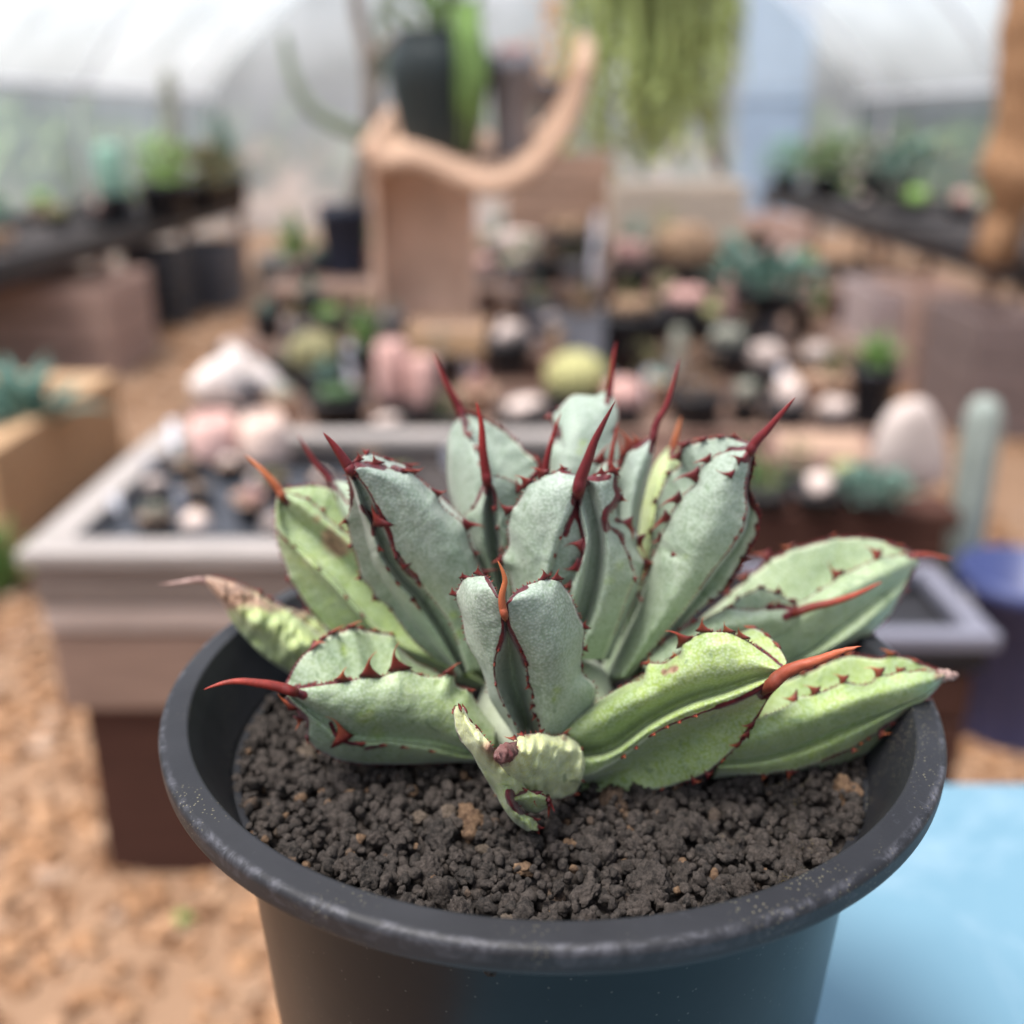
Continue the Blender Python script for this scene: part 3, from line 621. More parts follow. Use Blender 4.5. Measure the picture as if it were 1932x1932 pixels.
# --- broad leaf lying left over the gravel
a, b = -0.020, -0.038
o = leaf([
 (V(4, 2000,1000, 1800,800, 1700,725, 1580,670, 1480,580, 1430,505, 1330,488, 1230,462, 1130,482, 1040,517, 940,590, 860,680, 805,790), ramp2(a, b, .026), True),
 (sh(V(4, 2050,1050, 1950,920, 1900,850, 1815,800, 1800,745, 1720,758, 1600,745, 1530,705, 1450,720, 1370,752, 1300,750, 1200,772, 1100,782, 960,802, 830,815), -2, 16), ramp2(a, b, .014), False),
 (V(4, 2050,1050, 1950,920, 1900,850, 1815,800, 1800,745, 1720,758, 1600,745, 1530,705, 1450,720, 1370,752, 1300,750, 1200,772, 1100,782, 960,802, 830,815), ramp2(a, b, 0), True),
 (V(4, 2050,1120, 1900,1000, 1700,900, 1500,860, 1300,860, 1100,860, 950,840, 830,828), ramp2(a, b, -.007), False),
 (V(4, 2050,1180, 1900,1150, 1700,1050, 1500,1000, 1300,1000, 1150,970, 1000,920, 900,880, 825,845), ramp2(a, b, -.008), False),
 (V(4, 2050,1220, 1900,1195, 1700,1140, 1500,1122, 1350,1115, 1250,1110, 1130,1060, 1000,985, 900,915, 820,855), ramp2(a, b, -.001), False),
 (V(4, 2050,1240, 1900,1238, 1600,1182, 1400,1152, 1270,1165, 1150,1140, 1050,1080, 970,1010, 900,940, 815,865), ramp2(a, b, -.005), False),
 (V(4, 2050,1262, 1900,1262, 1700,1268, 1450,1275, 1250,1270, 1100,1240, 1000,1182, 938,1120, 930,1020, 880,960, 800,880), ramp2(a, b, .003), True),
 (V(4, 2040,1150, 1850,1050, 1600,1000, 1300,950, 1050,900, 850,850), ramp2(a, b, .028), False)],
 front=False, green=(.85, .35), teeth=[
 (2, T4(4, 1140,775,1162,716, 1305,745,1338,640, 1490,705,1486,588, 1780,745,1832,688, 1890,840,1922,830, 1610,745,1618,732)),
 (0, T4(4, 1180,460,1242,430, 1080,490,1134,458, 975,600,1028,566, 1340,488,1346,468, 1430,505,1442,492, 1250,462,1258,455, 1020,530,1040,510)),
 (7, T4(4, 870,950,788,878, 900,985,872,1048, 925,1090,935,1142, 985,1180,1000,1205)), (6, T4(4, 1150,1130,1072,1028, 1230,1165,1270,1145, 1370,1155,1400,1162, 1490,1168,1525,1180, 1660,1195,1690,1200))],
 reds=[(V(4, 830,820, 960,802, 1080,785, 1190,770), 3.6), (V(4, 805,795, 860,690, 900,640), 3.2), (V(4, 940,595, 1040,520), 2.8), (V(4, 800,880, 870,950, 925,1000, 930,1080), 4.5), (V(4, 1075,1030, 1110,1105, 1200,1150, 1270,1150), 3.6), (V(4, 1280,1180, 1400,1162), 2.6)],
 stamps=[St(4, 1260, 1000, 12, 1, .9), St(4, 1310, 975, 10, 1, .9), St(4, 1350,1080, 16, 1, .6), St(4, 1150, 580, 7, 1, .7), St(4, 1155, 620, 7, 1, .7)], torange=.5, label='broad leaf with a domed toothed rim lying over the gravel')
spine(o, V(4, 850,842, 760,812, 650,792, 520,780, 430,792, 318,830), [b - .003, b - .010], 12.5, tipcol=.75, orange=.12, blunt=.06, power=.75)

# --- leaf lying right over the gravel, red frayed spine
a, b = -0.030, -0.050
o = leaf([
 (V(6, -120,1120, 0,1050, 130,960, 250,890, 335,855, 345,800, 440,785, 500,755, 530,695, 620,640, 740,642, 850,690, 920,740, 1000,800), ramp2(a, b, .006), True),
 (V(6, -110,1150, 100,1020, 300,920, 450,840, 600,740, 750,720, 880,765, 990,815), ramp2(a, b, -.003), False),
 (V(6, -105,1180, 120,1110, 330,990, 500,900, 650,850, 780,830, 890,815, 985,825), ramp2(a, b, -.005), False),
 (V(6, -100,1230, 150,1200, 380,1050, 560,962, 720,912, 870,862, 980,835), ramp2(a, b, .004), False),
 (V(6, -100,1260, 160,1235, 380,1090, 560,1000, 720,950, 870,892, 985,845), ramp2(a, b, -.007), False),
 (V(6, -100,1330, 10,1340, 180,1270, 290,1192, 370,1132, 500,1068, 570,1042, 660,1012, 790,967, 870,932, 990,855), ramp2(a, b, -.006), True),
 (V(6, -80,1370, 100,1360, 350,1260, 550,1160, 750,1050, 880,970, 1000,870), ramp2(a, b, .004), False),
 (V(6, -60,1400, 20,1402, 260,1410, 500,1372, 630,1322, 770,1205, 830,1150, 880,1060, 950,940, 1020,870), ramp2(a, b, .002), True),
 (V(6, 0,1300, 300,1200, 600,1020, 800,900, 940,850, 1020,820), ramp2(a, b, .022), False),
 (V(6, -60,1120, 300,860, 600,700, 800,640, 870,618, 930,655, 990,712, 1022,775), ramp2(a, b, .024), True),
 (sh(V(6, -120,1120, 0,1050, 130,960, 250,890, 335,855, 345,800, 440,785, 500,755, 530,695, 620,640, 740,642, 850,690, 920,740, 1000,800), 0, 14), ramp2(a, b, .014), False)],
 front=False, green=(.85, 1.15), teeth=[
 (0, T4(6, 528,700,460,650, 630,640,624,584, 745,640,728,602, 825,672,800,630, 480,765,472,742, 350,805,352,772)), (9, T4(6, 870,618,828,612, 935,660,910,640, 985,710,960,690)),
 (5, T4(6, 580,1040,584,1044, 508,1066,512,1070, 375,1130,379,1134, 300,1190,304,1193, 236,1236,240,1240, 442,1095,445,1098)),
 (7, T4(6, 862,1080,818,1085, 845,1120,805,1140, 800,1185,758,1182, 735,1245,712,1262, 620,1328,655,1318, 560,1350,600,1352, 420,1385,425,1395))],
 reds=[(V(6, 1000,860, 930,890, 860,930, 790,965, 690,1000), 4.5), (V(6, 1010,870, 955,940, 900,1030, 850,1100, 790,1190), 4.5), (V(6, 1000,800, 930,745, 870,700), 2.4)],
 stamps=[St(6, 430,830, 8, 2, 1.2), St(6, 470,820, 8, 2, 1.2), St(6, 490,812, 6, 2, 1.0), St(6, 600,800, 5, 2, .7)], torange=.45, label='lime green leaf with a stout orange spine lying over the gravel')
spine(o, V(6, 945,895, 1000,840, 1070,805, 1170,775, 1270,735, 1384,703), [b - .006, b - .012], 16, tipcol=.7, orange=.45, blunt=.10, wob=.0003, power=.7)

# --- heart-shaped leaf at the front
a, b = -0.032, -0.052
o = leaf([
 (V(5, 640,1400, 560,1180, 470,1050, 405,930, 388,840, 340,720, 270,600, 235,420, 200,290, 240,205, 330,172, 400,175, 440,230, 470,300), ramp2(a, b, .008), True),
 (V(5, 655,1400, 565,1140, 450,910, 385,700, 320,500, 300,360, 340,270, 420,250, 480,305), ramp2(a, b, -.003), False),
 (V(5, 670,1400, 580,1140, 480,920, 430,750, 430,600, 430,480, 430,380, 450,320, 486,320), ramp2(a, b, -.006), False),
 (V(5, 680,1400, 605,1170, 535,1060, 470,900, 448,780, 458,680, 500,590, 508,500, 502,420, 498,350), ramp2(a, b, -.004), True),
 (V(5, 700,1400, 660,1150, 615,1000, 575,850, 553,700, 540,600, 528,500, 510,350), ramp2(a, b, .014), False),
 (V(5, 740,1400, 740,1150, 715,1000, 690,880, 650,740, 610,640, 567,560, 535,500, 522,420, 516,350), ramp2(a, b, -.003), True),
 (V(5, 765,1400, 770,1150, 780,1000, 770,850, 730,700, 680,580, 610,490, 555,410, 525,340), ramp2(a, b, -.006), False),
 (V(5, 800,1400, 850,1150, 890,950, 890,750, 870,550, 800,380, 690,300, 545,322), ramp2(a, b, -.003), False),
 (V(5, 900,1400, 1000,1150, 1090,990, 1100,880, 1012,790, 1012,650, 1025,520, 982,400, 930,280, 850,200, 740,200, 620,240, 540,310), ramp2(a, b, .008), True)],
 thick=.006, green=(.35, .05), teeth=[
 (0, T4(5, 268,200,250,158, 355,178,348,122, 198,300,184,255)), (8, T4(5, 765,195,752,142, 845,200,860,142, 1025,512,1037,470, 1025,645,1038,615, 1015,740,1022,735)),
 (3, T4(5, 478,640,470,650, 450,735,444,742, 452,855,448,862, 500,995,512,1008, 535,1065,545,1075, 573,1115,585,1125)),
 (5, T4(5, 612,645,618,650, 643,725,650,735, 663,800,655,832, 683,858,652,886, 702,930,690,952, 712,985,686,1022, 718,1045,690,1085, 732,1078,735,1100, 740,1120,735,1140))],
 reds=[(V(5, 500,350, 505,430, 508,510, 490,590, 472,640), 4.5), (V(5, 518,350, 535,490, 570,565, 610,640, 650,740), 4.5), (V(5, 470,300, 425,230, 395,180), 3.2), (V(5, 540,310, 600,260, 650,240), 4.2), (V(5, 545,315, 510,345), 5)],
 stamps=[St(5, 850, 900, 8, 1, .7), St(5, 830, 960, 8, 1, .6), St(5, 600, 950, 5, 2, .55)], label='heart shaped leaf with a red lined groove')
spine(o, V(5, 512,420, 496,345, 498,270, 516,205, 505,150, 468,68), [b - .003, b - .004], 9, tipcol=.5, orange=.75, blunt=.08, power=.6)

# --- curled pale leaf at the very front
o = leaf([
 (V(7, 1480,700, 1560,640, 1440,545, 1300,542, 1150,510, 1000,520, 890,560, 850,640, 770,690), [-.030, -.040, -.055, -.068], True),
 (V(7, 1470,760, 1590,730, 1400,650, 1160,610, 980,630, 870,690, 760,705), [-.030, -.047, -.061, -.071], False),
 (V(7, 1470,870, 1600,860, 1360,820, 1150,810, 950,800, 830,770, 725,735), [-.030, -.049, -.064, -.073], False),
 (V(7, 1450,960, 1570,1000, 1350,1030, 1150,1020, 950,960, 810,860, 700,780), [-.030, -.047, -.061, -.072], False),
 (V(7, 1420,1050, 1500,1130, 1300,1240, 1100,1190, 900,1090, 780,960, 660,820), [-.030, -.042, -.054, -.068], True)],
 thick=.008, green=1.95, teeth=[(0, T4(7, 1380,545,1450,475, 1150,512,1140,465, 960,525,900,510, 860,560,770,545)), (2, T4(7, 1595,870,1655,865)), (1, T4(7, 1580,700,1600,665)), (3, T4(7, 1560,1010,1612,1035)), (4, T4(7, 1480,1150,1550,1170))],
 stamps=[St(7, 720,740, 26, 2, 1.5), St(7, 600,640, 18, 2, 1.2), St(7, 1000,530, 7, 2, .8), St(7, 1400,560, 8, 2, .8), St(7, 820,700, 13, 2, .9)], und=.0022, wrinkle=.0034, torange=.4, label='curled pale yellow green leaf with a dark dried end')
spine(o, V(7, 800,700, 740,730, 690,750, 650,762), [-.068, -.080], 18, dried=.35, tipcol=.0, blunt=.8, wob=.0012)
leaf([
 (V(7, 1000,1150, 880,950, 700,830, 600,640, 470,490, 375,370, 300,240), [-.054, -.066, -.056], True),
 (V(7, 860,1200, 690,950, 520,720, 405,550, 325,400, 255,230), [-.058, -.068, -.060], False),
 (V(7, 640,1180, 560,1050, 460,880, 380,740, 250,580, 200,450, 185,300, 200,220), [-.052, -.060, -.052], True)],
 thick=.006, green=1.9, name='lobe', parent=o, teeth=[(2, T4(7, 195,250,192,212, 190,290,165,288)), (1, T4(7, 260,240,235,190)), (0, T4(7, 320,260,284,200, 440,470,425,420, 345,380,335,375))],
 stamps=[St(7, 560,660, 17, 2, 1.0), St(7, 700,760, 20, 2, 1.2), St(7, 440,470, 8, 2, .6)], und=.002, wrinkle=.003)
leaf([
 (V(7, 600,1050, 680,1250, 760,1380, 860,1500, 1000,1592), [-.054, -.058, -.056], True), (V(7, 740,1080, 800,1280, 900,1430, 1040,1570), [-.062, -.064, -.060], False),
 (V(7, 900,1120, 900,1300, 975,1400, 1055,1480, 1085,1565), [-.056, -.058, -.056], True)], thick=.006, green=1.3, name='lobe', parent=o,
 teeth=[(2, T4(7, 960,1400,990,1420, 1030,1460,1110,1450, 1070,1520,1155,1535, 1080,1570,1112,1605))], reds=[(V(7, 800,1180, 840,1280, 920,1350), 9)], und=.002, wrinkle=.002)
leaf([
 (V(7, 780,1180, 950,1140, 1120,1140, 1220,1210, 1250,1300), [-.056, -.060, -.056], True), (V(7, 850,1250, 970,1230, 1100,1240, 1190,1300), [-.060, -.062, -.058], False),
 (V(7, 900,1290, 980,1360, 1100,1392, 1180,1350, 1220,1320), [-.052, -.054, -.054], True)], thick=.005, green=1.2, name='lobe', parent=o,
 teeth=[(0, T4(7, 1200,1190,1270,1330, 960,1142,990,1125, 1080,1220,1095,1290, 1230,1250,1225,1390))], reds=[(V(7, 790,1190, 900,1160, 960,1140), 5)], und=.001)
# ------------------------------------------------------------------ pot
def pot_material():
    k = NB('pot_plastic')
    co = k.coord(); sx = k.n('ShaderNodeSeparateXYZ'); k.l(co, sx.inputs[0])
    rr = k.math('SQRT', k.math('ADD', k.math('MULTIPLY', sx.outputs[0], sx.outputs[0]), k.math('MULTIPLY', sx.outputs[1], sx.outputs[1])))
    # rubbed, whitened outer edge of the rim
    edge = k.math('SUBTRACT', 1.0, k.math('MINIMUM', k.math('MULTIPLY', k.math('ABSOLUTE', k.math('SUBTRACT', rr, 0.1238)), 600.0), 1.0))
    edge = k.math('MULTIPLY', edge, k.math('GREATER_THAN', sx.outputs[2], -0.005))
    n1 = k.noise(110, 9, co, 0.75, 1.0)
    sc = k.math('MULTIPLY', edge, k.ramp(n1, [(0.47, (0, 0, 0)), (0.66, (1, 1, 1))]))
    # fine radial scrapes and pale smears on the rim
    ang = k.math('ARCTAN2', sx.outputs[1], sx.outputs[0])
    cv = k.n('ShaderNodeCombineXYZ'); k.l(k.math('MULTIPLY', ang, 9.0), cv.inputs[0]); k.l(k.math('MULTIPLY', rr, 60.0), cv.inputs[1]); k.l(k.math('MULTIPLY', sx.outputs[2], 60.0), cv.inputs[2])
    sm = k.ramp(k.noise(4.2, 9, cv.outputs[0], 0.72, 1.2), [(0.60, (0, 0, 0)), (0.78, (1, 1, 1))])
    sm = k.math('MULTIPLY', sm, k.ramp(k.noise(9, 2, co), [(0.45, (0, 0, 0)), (0.7, (1, 1, 1))]))
    dust = k.n('ShaderNodeTexVoronoi'); dust.inputs['Scale'].default_value = 800; k.l(co, dust.inputs['Vector'])
    ds = k.math('MULTIPLY', k.math('LESS_THAN', dust.outputs['Distance'], 0.20), k.ramp(k.noise(25, 3, co), [(0.50, (0, 0, 0)), (0.62, (1, 1, 1))]))
    haze = k.ramp(k.noise(14, 6, co, 0.6, 0.8), [(0.35, (0.009, 0.0095, 0.012)), (0.7, (0.019, 0.020, 0.024))])
    c = k.mix(k.math('MULTIPLY', sc, 0.30), haze, (0.30, 0.30, 0.35))
    c = k.mix(k.math('MULTIPLY', sm, 0.35), c, (0.33, 0.34, 0.40))
    c = k.mix(k.math('MULTIPLY', ds, 0.28), c, (0.42, 0.38, 0.24))
    ro = k.math('ADD', 0.42, k.math('MULTIPLY', k.noise(30, 6, co), 0.22))
    return k.done(c, ro, 0.30, k.bump(k.noise(900, 3, co), 0.08, 0.0004, k.bump(n1, 0.12, 0.0006)))
M_POT = pot_material()
def body_material():
    k = NB('pot_body_plastic'); co = k.coord()
    c = k.ramp(k.noise(10, 5, co, 0.6), [(0.35, (0.003, 0.006, 0.009)), (0.7, (0.005, 0.010, 0.014))])
    d = k.n('ShaderNodeTexVoronoi'); d.inputs['Scale'].default_value = 300; k.l(co, d.inputs['Vector'])
    c = k.mix(k.math('MULTIPLY', k.math('LESS_THAN', d.outputs['Distance'], 0.1), 0.25), c, (0.2, 0.2, 0.18))
    return k.done(c, 0.30, 0.20, k.bump(k.noise(35, 4, co), 0.05, 0.002))
PT = empty('plant_pot', (0, 0, ZR))
tag(PT, 'large round black plastic plant pot with a wide scuffed rim', 'pot')
ZB = -0.218
def wallr(z): return 0.1002 + 0.066 * (z + 0.075)
def support(prof, e=0.0002):
    out = [prof[0]]
    for (r0, z0), (r1, z1) in zip(prof, prof[1:]):
        L = math.hypot(r1 - r0, z1 - z0)
        if L > 0.0014:
            for t in (e / L, 1 - e / L): out.append((r0 + (r1 - r0) * t, z0 + (z1 - z0) * t))
        out.append((r1, z1))
    return out
rim = [(0.1138, -0.0098), (0.1225, -0.0086), (0.1240, -0.0082), (0.1246, -0.0074), (0.1248, -0.0062), (0.1250, -0.0024), (0.1247, -0.0013), (0.1240, -0.0006), (0.1228, -0.0002),
       (0.1168, 0.0006), (0.1162, 0.0005), (0.1158, 0.0000), (0.1155, -0.0008), (0.1128, -0.0060), (0.1095, -0.0130), (0.1055, -0.0215), (0.1048, -0.0235), (0.1025, -0.0236)]
link('rim', lathe_mesh(support(rim), 192), M_POT, PT)
body = [(0.1140, -0.0097), (0.1116, -0.0150), (0.1088, -0.0205), (0.1072, -0.0232), (0.1037, -0.0245)] + [(wallr(z), z) for z in np.linspace(-0.028, ZB, 26)]
body = body + [(0.075, ZB - 0.001), (0.0, ZB - 0.001)]
link('body', lathe_mesh(body, 128), body_material(), PT)

# ------------------------------------------------------------------ gravel in the pot
def stone_mat(name, lo, hi):
    k = NB(name); co = k.coord()
    geo = k.n('ShaderNodeNewGeometry'); oi = k.n('ShaderNodeObjectInfo')
    rnd = k.math('FRACT', k.math('ADD', oi.outputs['Random'], geo.outputs['Random Per Island']))
    f = k.ramp(k.noise(520, 7, geo.outputs['Position'], 0.75), [(0.36, (0, 0, 0)), (0.62, (1, 1, 1))])
    base = k.mix(rnd, lo, hi)
    c = k.mix(f, k.mix(0.55, base, (0.004, 0.004, 0.004)), k.mix(0.28, base, (0.24, 0.20, 0.175)))
    odd = k.ramp(rnd, [(0.955, (0, 0, 0)), (0.97, (1, 1, 1))])
    c = k.mix(k.math('MULTIPLY', odd, 0.8), c, k.mix(f, (0.09, 0.05, 0.03), (0.26, 0.16, 0.09)))
    # yellow pollen dusting towards the right side of the pot
    sx = k.n('ShaderNodeSeparateXYZ'); k.l(geo.outputs['Position'], sx.inputs[0])
    pol = k.math('MULTIPLY', k.ramp(k.noise(1500, 2, geo.outputs['Position']), [(0.60, (0, 0, 0)), (0.66, (1, 1, 1))]), k.ramp(k.noise(30, 3, geo.outputs['Position']), [(0.5, (0, 0, 0)), (0.62, (1, 1, 1))]))
    pol = k.math('MULTIPLY', pol, k.ramp(k.math('ADD', k.math('MULTIPLY', sx.outputs[0], 8.0), 0.1), [(0.45, (0, 0, 0)), (0.85, (1, 1, 1))]))
    c = k.mix(k.math('MULTIPLY', pol, 0.7), c, (0.36, 0.28, 0.06))
    h = k.noise(900, 5, geo.outputs['Position'], 0.75)
    return k.done(c, 0.85, 0.25, k.bump(h, 1.0, 0.0016))
M_STONE = stone_mat('lava_stone', (0.008, 0.0075, 0.007), (0.054, 0.043, 0.037))
M_TAN = stone_mat('tan_stone', (0.10, 0.075, 0.05), (0.20, 0.15, 0.11))
def ico(sub):
    bm = bmesh.new(); bmesh.ops.create_icosphere(bm, subdivisions=sub, radius=1)
    bm.verts.ensure_lookup_table(); v = np.array([x.co[:] for x in bm.verts]); f = np.array([[x.index for x in q.verts] for q in bm.faces]); bm.free(); return v, f
def rough_stone(sub, seed, amp=0.55, crumb=0.0):
    v, f = ico(sub); off = Vector((seed * 7.1, seed * 3.3, seed * 1.7))
    out = []
    for p in v:
        q = Vector(p)
        d = 1 + amp * noise.noise(q * 1.1 + off) + amp * 0.55 * noise.noise(q * 2.4 + off) + amp * 0.7 * abs(noise.noise(q * 4.2 + off)) - amp * 0.35 * abs(noise.noise(q * 8.5 + off)) - 0.1
        if crumb: d += crumb * (noise.noise(q * 9.0 + off) + 0.7 * noise.noise(q * 17.0 + off) - 0.5 * abs(noise.noise(q * 6.0 - off)))
        out.append(p * d * np.array([1, 0.85 + 0.3 * noise.noise(off), 0.72]))
    return np.array(out), f
SOILZ = ZR - 0.0225
def soil_r(): return 0.1105
GV = empty('lava_gravel', (0, 0, SOILZ))
tag(GV, 'dark brown crumbly lava gravel filling the black pot', 'gravel')
# bed under the loose pieces
bed = lathe_mesh([(0.0, -0.006), (0.06, -0.0058), (0.1015, -0.005), (0.1005, -0.012), (0.0, -0.012)], 64)
link('soil_bed', bed, M_STONE, GV)
VAR3 = [rough_stone(4, s + 1, .42, .12) for s in range(9)]
VAR2 = [rough_stone(2, s + 20, .40, .07) for s in range(10)]
ME3 = []
for v, f in VAR3:
    me = big_mesh(v, f, 'stone'); me.materials.append(M_STONE); me.polygons.foreach_set('use_smooth', np.ones(len(me.polygons), bool)); ME3.append(me)
ME3T = []
for v, f in VAR3[:4]:
    me = big_mesh(v, f, 'stone'); me.materials.append(M_TAN); me.polygons.foreach_set('use_smooth', np.ones(len(me.polygons), bool)); ME3T.append(me)
placed = []
def disc_pt(rmax, front=False):
    while True:
        x, y = rng.uniform(-rmax, rmax, 2)
        if x * x + y * y > rmax * rmax: continue
        if front and y > 0.01 and rng.random() < 0.75: continue
        return x, y
tries = 0
while len(placed) < 290 and tries < 20000:
    tries += 1
    x, y = disc_pt(0.1015, True); s = rng.choice([0.0026, 0.0033, 0.0041, 0.0050, 0.0062], p=[.20, .25, .25, .18, .12])
    if all((x - a) ** 2 + (y - b) ** 2 > (0.78 * (s + c)) ** 2 for a, b, c in placed): placed.append((x, y, s))
for i, (x, y, s) in enumerate(placed):
    me = ME3T[i % 4] if rng.random() < 0.05 else ME3[i % len(ME3)]
    o = bpy.data.objects.new('stone', me); COL.objects.link(o); o.parent = GV
    o.location = (x, y, rng.uniform(-0.0010, 0.0010) - s * (0.08 if y < -0.055 else 0.42)); o.rotation_euler = rng.uniform(0, 6.28, 3); o.scale = (s * rng.uniform(.85, 1.15), s * rng.uniform(.85, 1.1), s * rng.uniform(.8, 1.05))
VV = []; TT = []; off = 0
def rotm(a, b, c):
    return np.array(Matrix.Rotation(a, 3, 'X') @ Matrix.Rotation(b, 3, 'Y') @ Matrix.Rotation(c, 3, 'Z'))
for i in range(4300):
    x, y = disc_pt(0.1040, i > 1100); s = float(np.clip(rng.lognormal(math.log(0.00165), 0.33), 0.0008, 0.0034))
    v, f = VAR2[i % len(VAR2)]
    VV.append((v * s * rng.uniform(.8, 1.2, 3)) @ rotm(*rng.uniform(0, 6.28, 3)).T + np.array([x, y, rng.uniform(-0.0034, 0.0020) - s * 0.3])); TT.append(f + off); off += len(v)
fg = link('fine_gravel', big_mesh(np.concatenate(VV), np.concatenate(TT)), M_STONE, GV); fg['kind'] = 'stuff'

# ------------------------------------------------------------------ blue table the pot stands on
kb = NB('blue_paint'); cb = kb.ramp(kb.noise(4, 5), [(0.3, (0.10, 0.205, 0.275)), (0.7, (0.14, 0.255, 0.325))])
cb = kb.mix(kb.ramp(kb.noise(7, 9, None, 0.8, 1.2), [(0.50, (0, 0, 0)), (0.68, (0.7, 0.7, 0.7))]), cb, (0.24, 0.34, 0.41))
M_BLUE = kb.done(cb, 0.5, 0.4, kb.bump(kb.noise(60, 5), 0.1, 0.002))
TZ = ZR + ZB - 0.001
far = atZ(1860, 1472, TZ)[1]
BT = empty('blue_table', (0.3, 0, 0))
tag(BT, 'pale blue painted table with a worn top under the black pot', 'table')
lo, hi = -0.105, 0.80
box('tabletop', (lo - .3, -0.85, TZ - 0.032), (hi - .3, far, TZ - 0.0005), M_BLUE, BT, 0.006)
for x, y in ((lo + .05, -0.79), (hi - .05, -0.79), (lo + .05, far - .05), (hi - .05, far - .05)):
    box('leg', (x - .3 - .022, y - .022, 0.0), (x - .3 + .022, y + .022, TZ - 0.034), M_BLUE, BT)

# ------------------------------------------------------------------ ground
kg = NB('earth'); g1 = kg.noise(2.2, 8, None, 0.65); g2 = kg.noise(28, 6, None, 0.7)
cg = kg.mix(g2, kg.ramp(g1, [(0.3, (0.225, 0.13, 0.078)), (0.7, (0.31, 0.19, 0.12))]), (0.28, 0.18, 0.115))
M_EARTH = kg.done(cg, 0.9, 0.15, kg.bump(g2, 0.6, 0.02))
gm = mesh([(-60, -20, 0), (60, -20, 0), (60, 80, 0), (-60, 80, 0)], [(0, 1, 2, 3)])
tag(link('ground', gm, M_EARTH), kind='structure')
kc = NB('bark_chip'); gi = kc.n('ShaderNodeNewGeometry'); rp = gi.outputs['Random Per Island']
cc = kc.ramp(rp, [(0.0, (0.13, 0.065, 0.035)), (0.35, (0.26, 0.14, 0.075)), (0.65, (0.37, 0.21, 0.115)), (0.9, (0.37, 0.24, 0.155)), (1.0, (0.42, 0.31, 0.24))])
M_CHIP = kc.done(cc, 0.9, 0.15, kc.bump(kc.noise(90, 4), 0.4, 0.004))
VV = []; TT = []; off = 0
v1, f1 = ico(1)
for i in range(15000):
    x = rng.uniform(-1.5, 1.4); d = rng.uniform(0.75, 3.6)
    if i > 12000: x = rng.uniform(-2.4, 2.4); d = rng.uniform(2.5, 6.5)
    s = rng.uniform(0.004, 0.015) * (1 + 0.25 * d)
    v = v1 * (1 + 0.35 * rng.uniform(-1, 1, (len(v1), 1))) * np.array([rng.uniform(.7, 1.6), 1, 0.45]) * s
    VV.append(v @ rotm(rng.uniform(-.4, .4), rng.uniform(-.4, .4), rng.uniform(0, 6.28)).T + np.array([x, d + CAM[1], s * 0.25])); TT.append(f1 + off); off += len(v1)
chips = link('bark_mulch', big_mesh(np.concatenate(VV), np.concatenate(TT)), M_CHIP, None, False)
tag(chips, 'loose orange brown bark chips and gravel covering the earth floor', 'mulch', kind='stuff')
# ------------------------------------------------------------------ surroundings, all built at their own distance
def Yd(d): return d + CAM[1]
def px2x(px, d, z): return float(CAM[0] + (px - 966) / F * (d * CP + (CAM[2] - z) * SP))
def pxw(w_, d, z): return float(w_ / F * (d * CP + (CAM[2] - z) * SP))
def py2z(py, d): return float(atY(np.array(966.0), np.array(float(py)), np.array(Yd(d)))[2])
def py2d(py, z): return float(atZ(np.array(966.0), np.array(float(py)), z)[1] - CAM[1])

BLACK = plain('black_plastic', (0.016, 0.017, 0.021), .3, 9, .45, .1)
GREY = plain('grey_plastic', (0.20, 0.20, 0.22), .25, 9, .6, .1)
TERRA = plain('terracotta', (0.58, 0.39, 0.29), .2, 8, .85, .3)
TERRAP = plain('pale_terracotta', (0.56, 0.37, 0.26), .2, 8, .85, .3)
DKGREEN = plain('dark_glaze', (0.022, 0.032, 0.033), .3, 6, .5, .1)
ZINC = plain('galvanised', (0.17, 0.17, 0.165), .25, 6, .6, .15)
WHITE = plain('white_label', (0.78, 0.78, 0.84), .05, 30, .5, .0)
PALEROCK = plain('pale_rock', (0.60, 0.49, 0.44), .2, 14, .85, .5)
BROWNROCK = plain('brown_rock', (0.28, 0.18, 0.12), .45, 16, .9, .6)
DARKSOIL = plain('dark_soil', (0.05, 0.042, 0.04), .5, 40, .9, .7)
TANSOIL = plain('tan_grit', (0.36, 0.24, 0.17), .4, 60, .9, .7)
WGREY = wood('weathered_wood', (0.46, 0.37, 0.325)); WBROWN = wood('brown_wood', (0.42, 0.27, 0.195)); WDARK = wood('dark_wood', (0.065, 0.028, 0.02))
WPALE = wood('pale_wood', (0.36, 0.325, 0.305)); WOLD = wood('old_grey_wood', (0.235, 0.19, 0.165)); WRED = wood('red_brown_wood', (0.27, 0.18, 0.14)); WSHELF = wood('shelf_wood', (0.17, 0.105, 0.08)); WPEACH = wood('peach_wood', (0.62, 0.40, 0.23)); WTRUNK = wood('driftwood', (0.42, 0.235, 0.125))
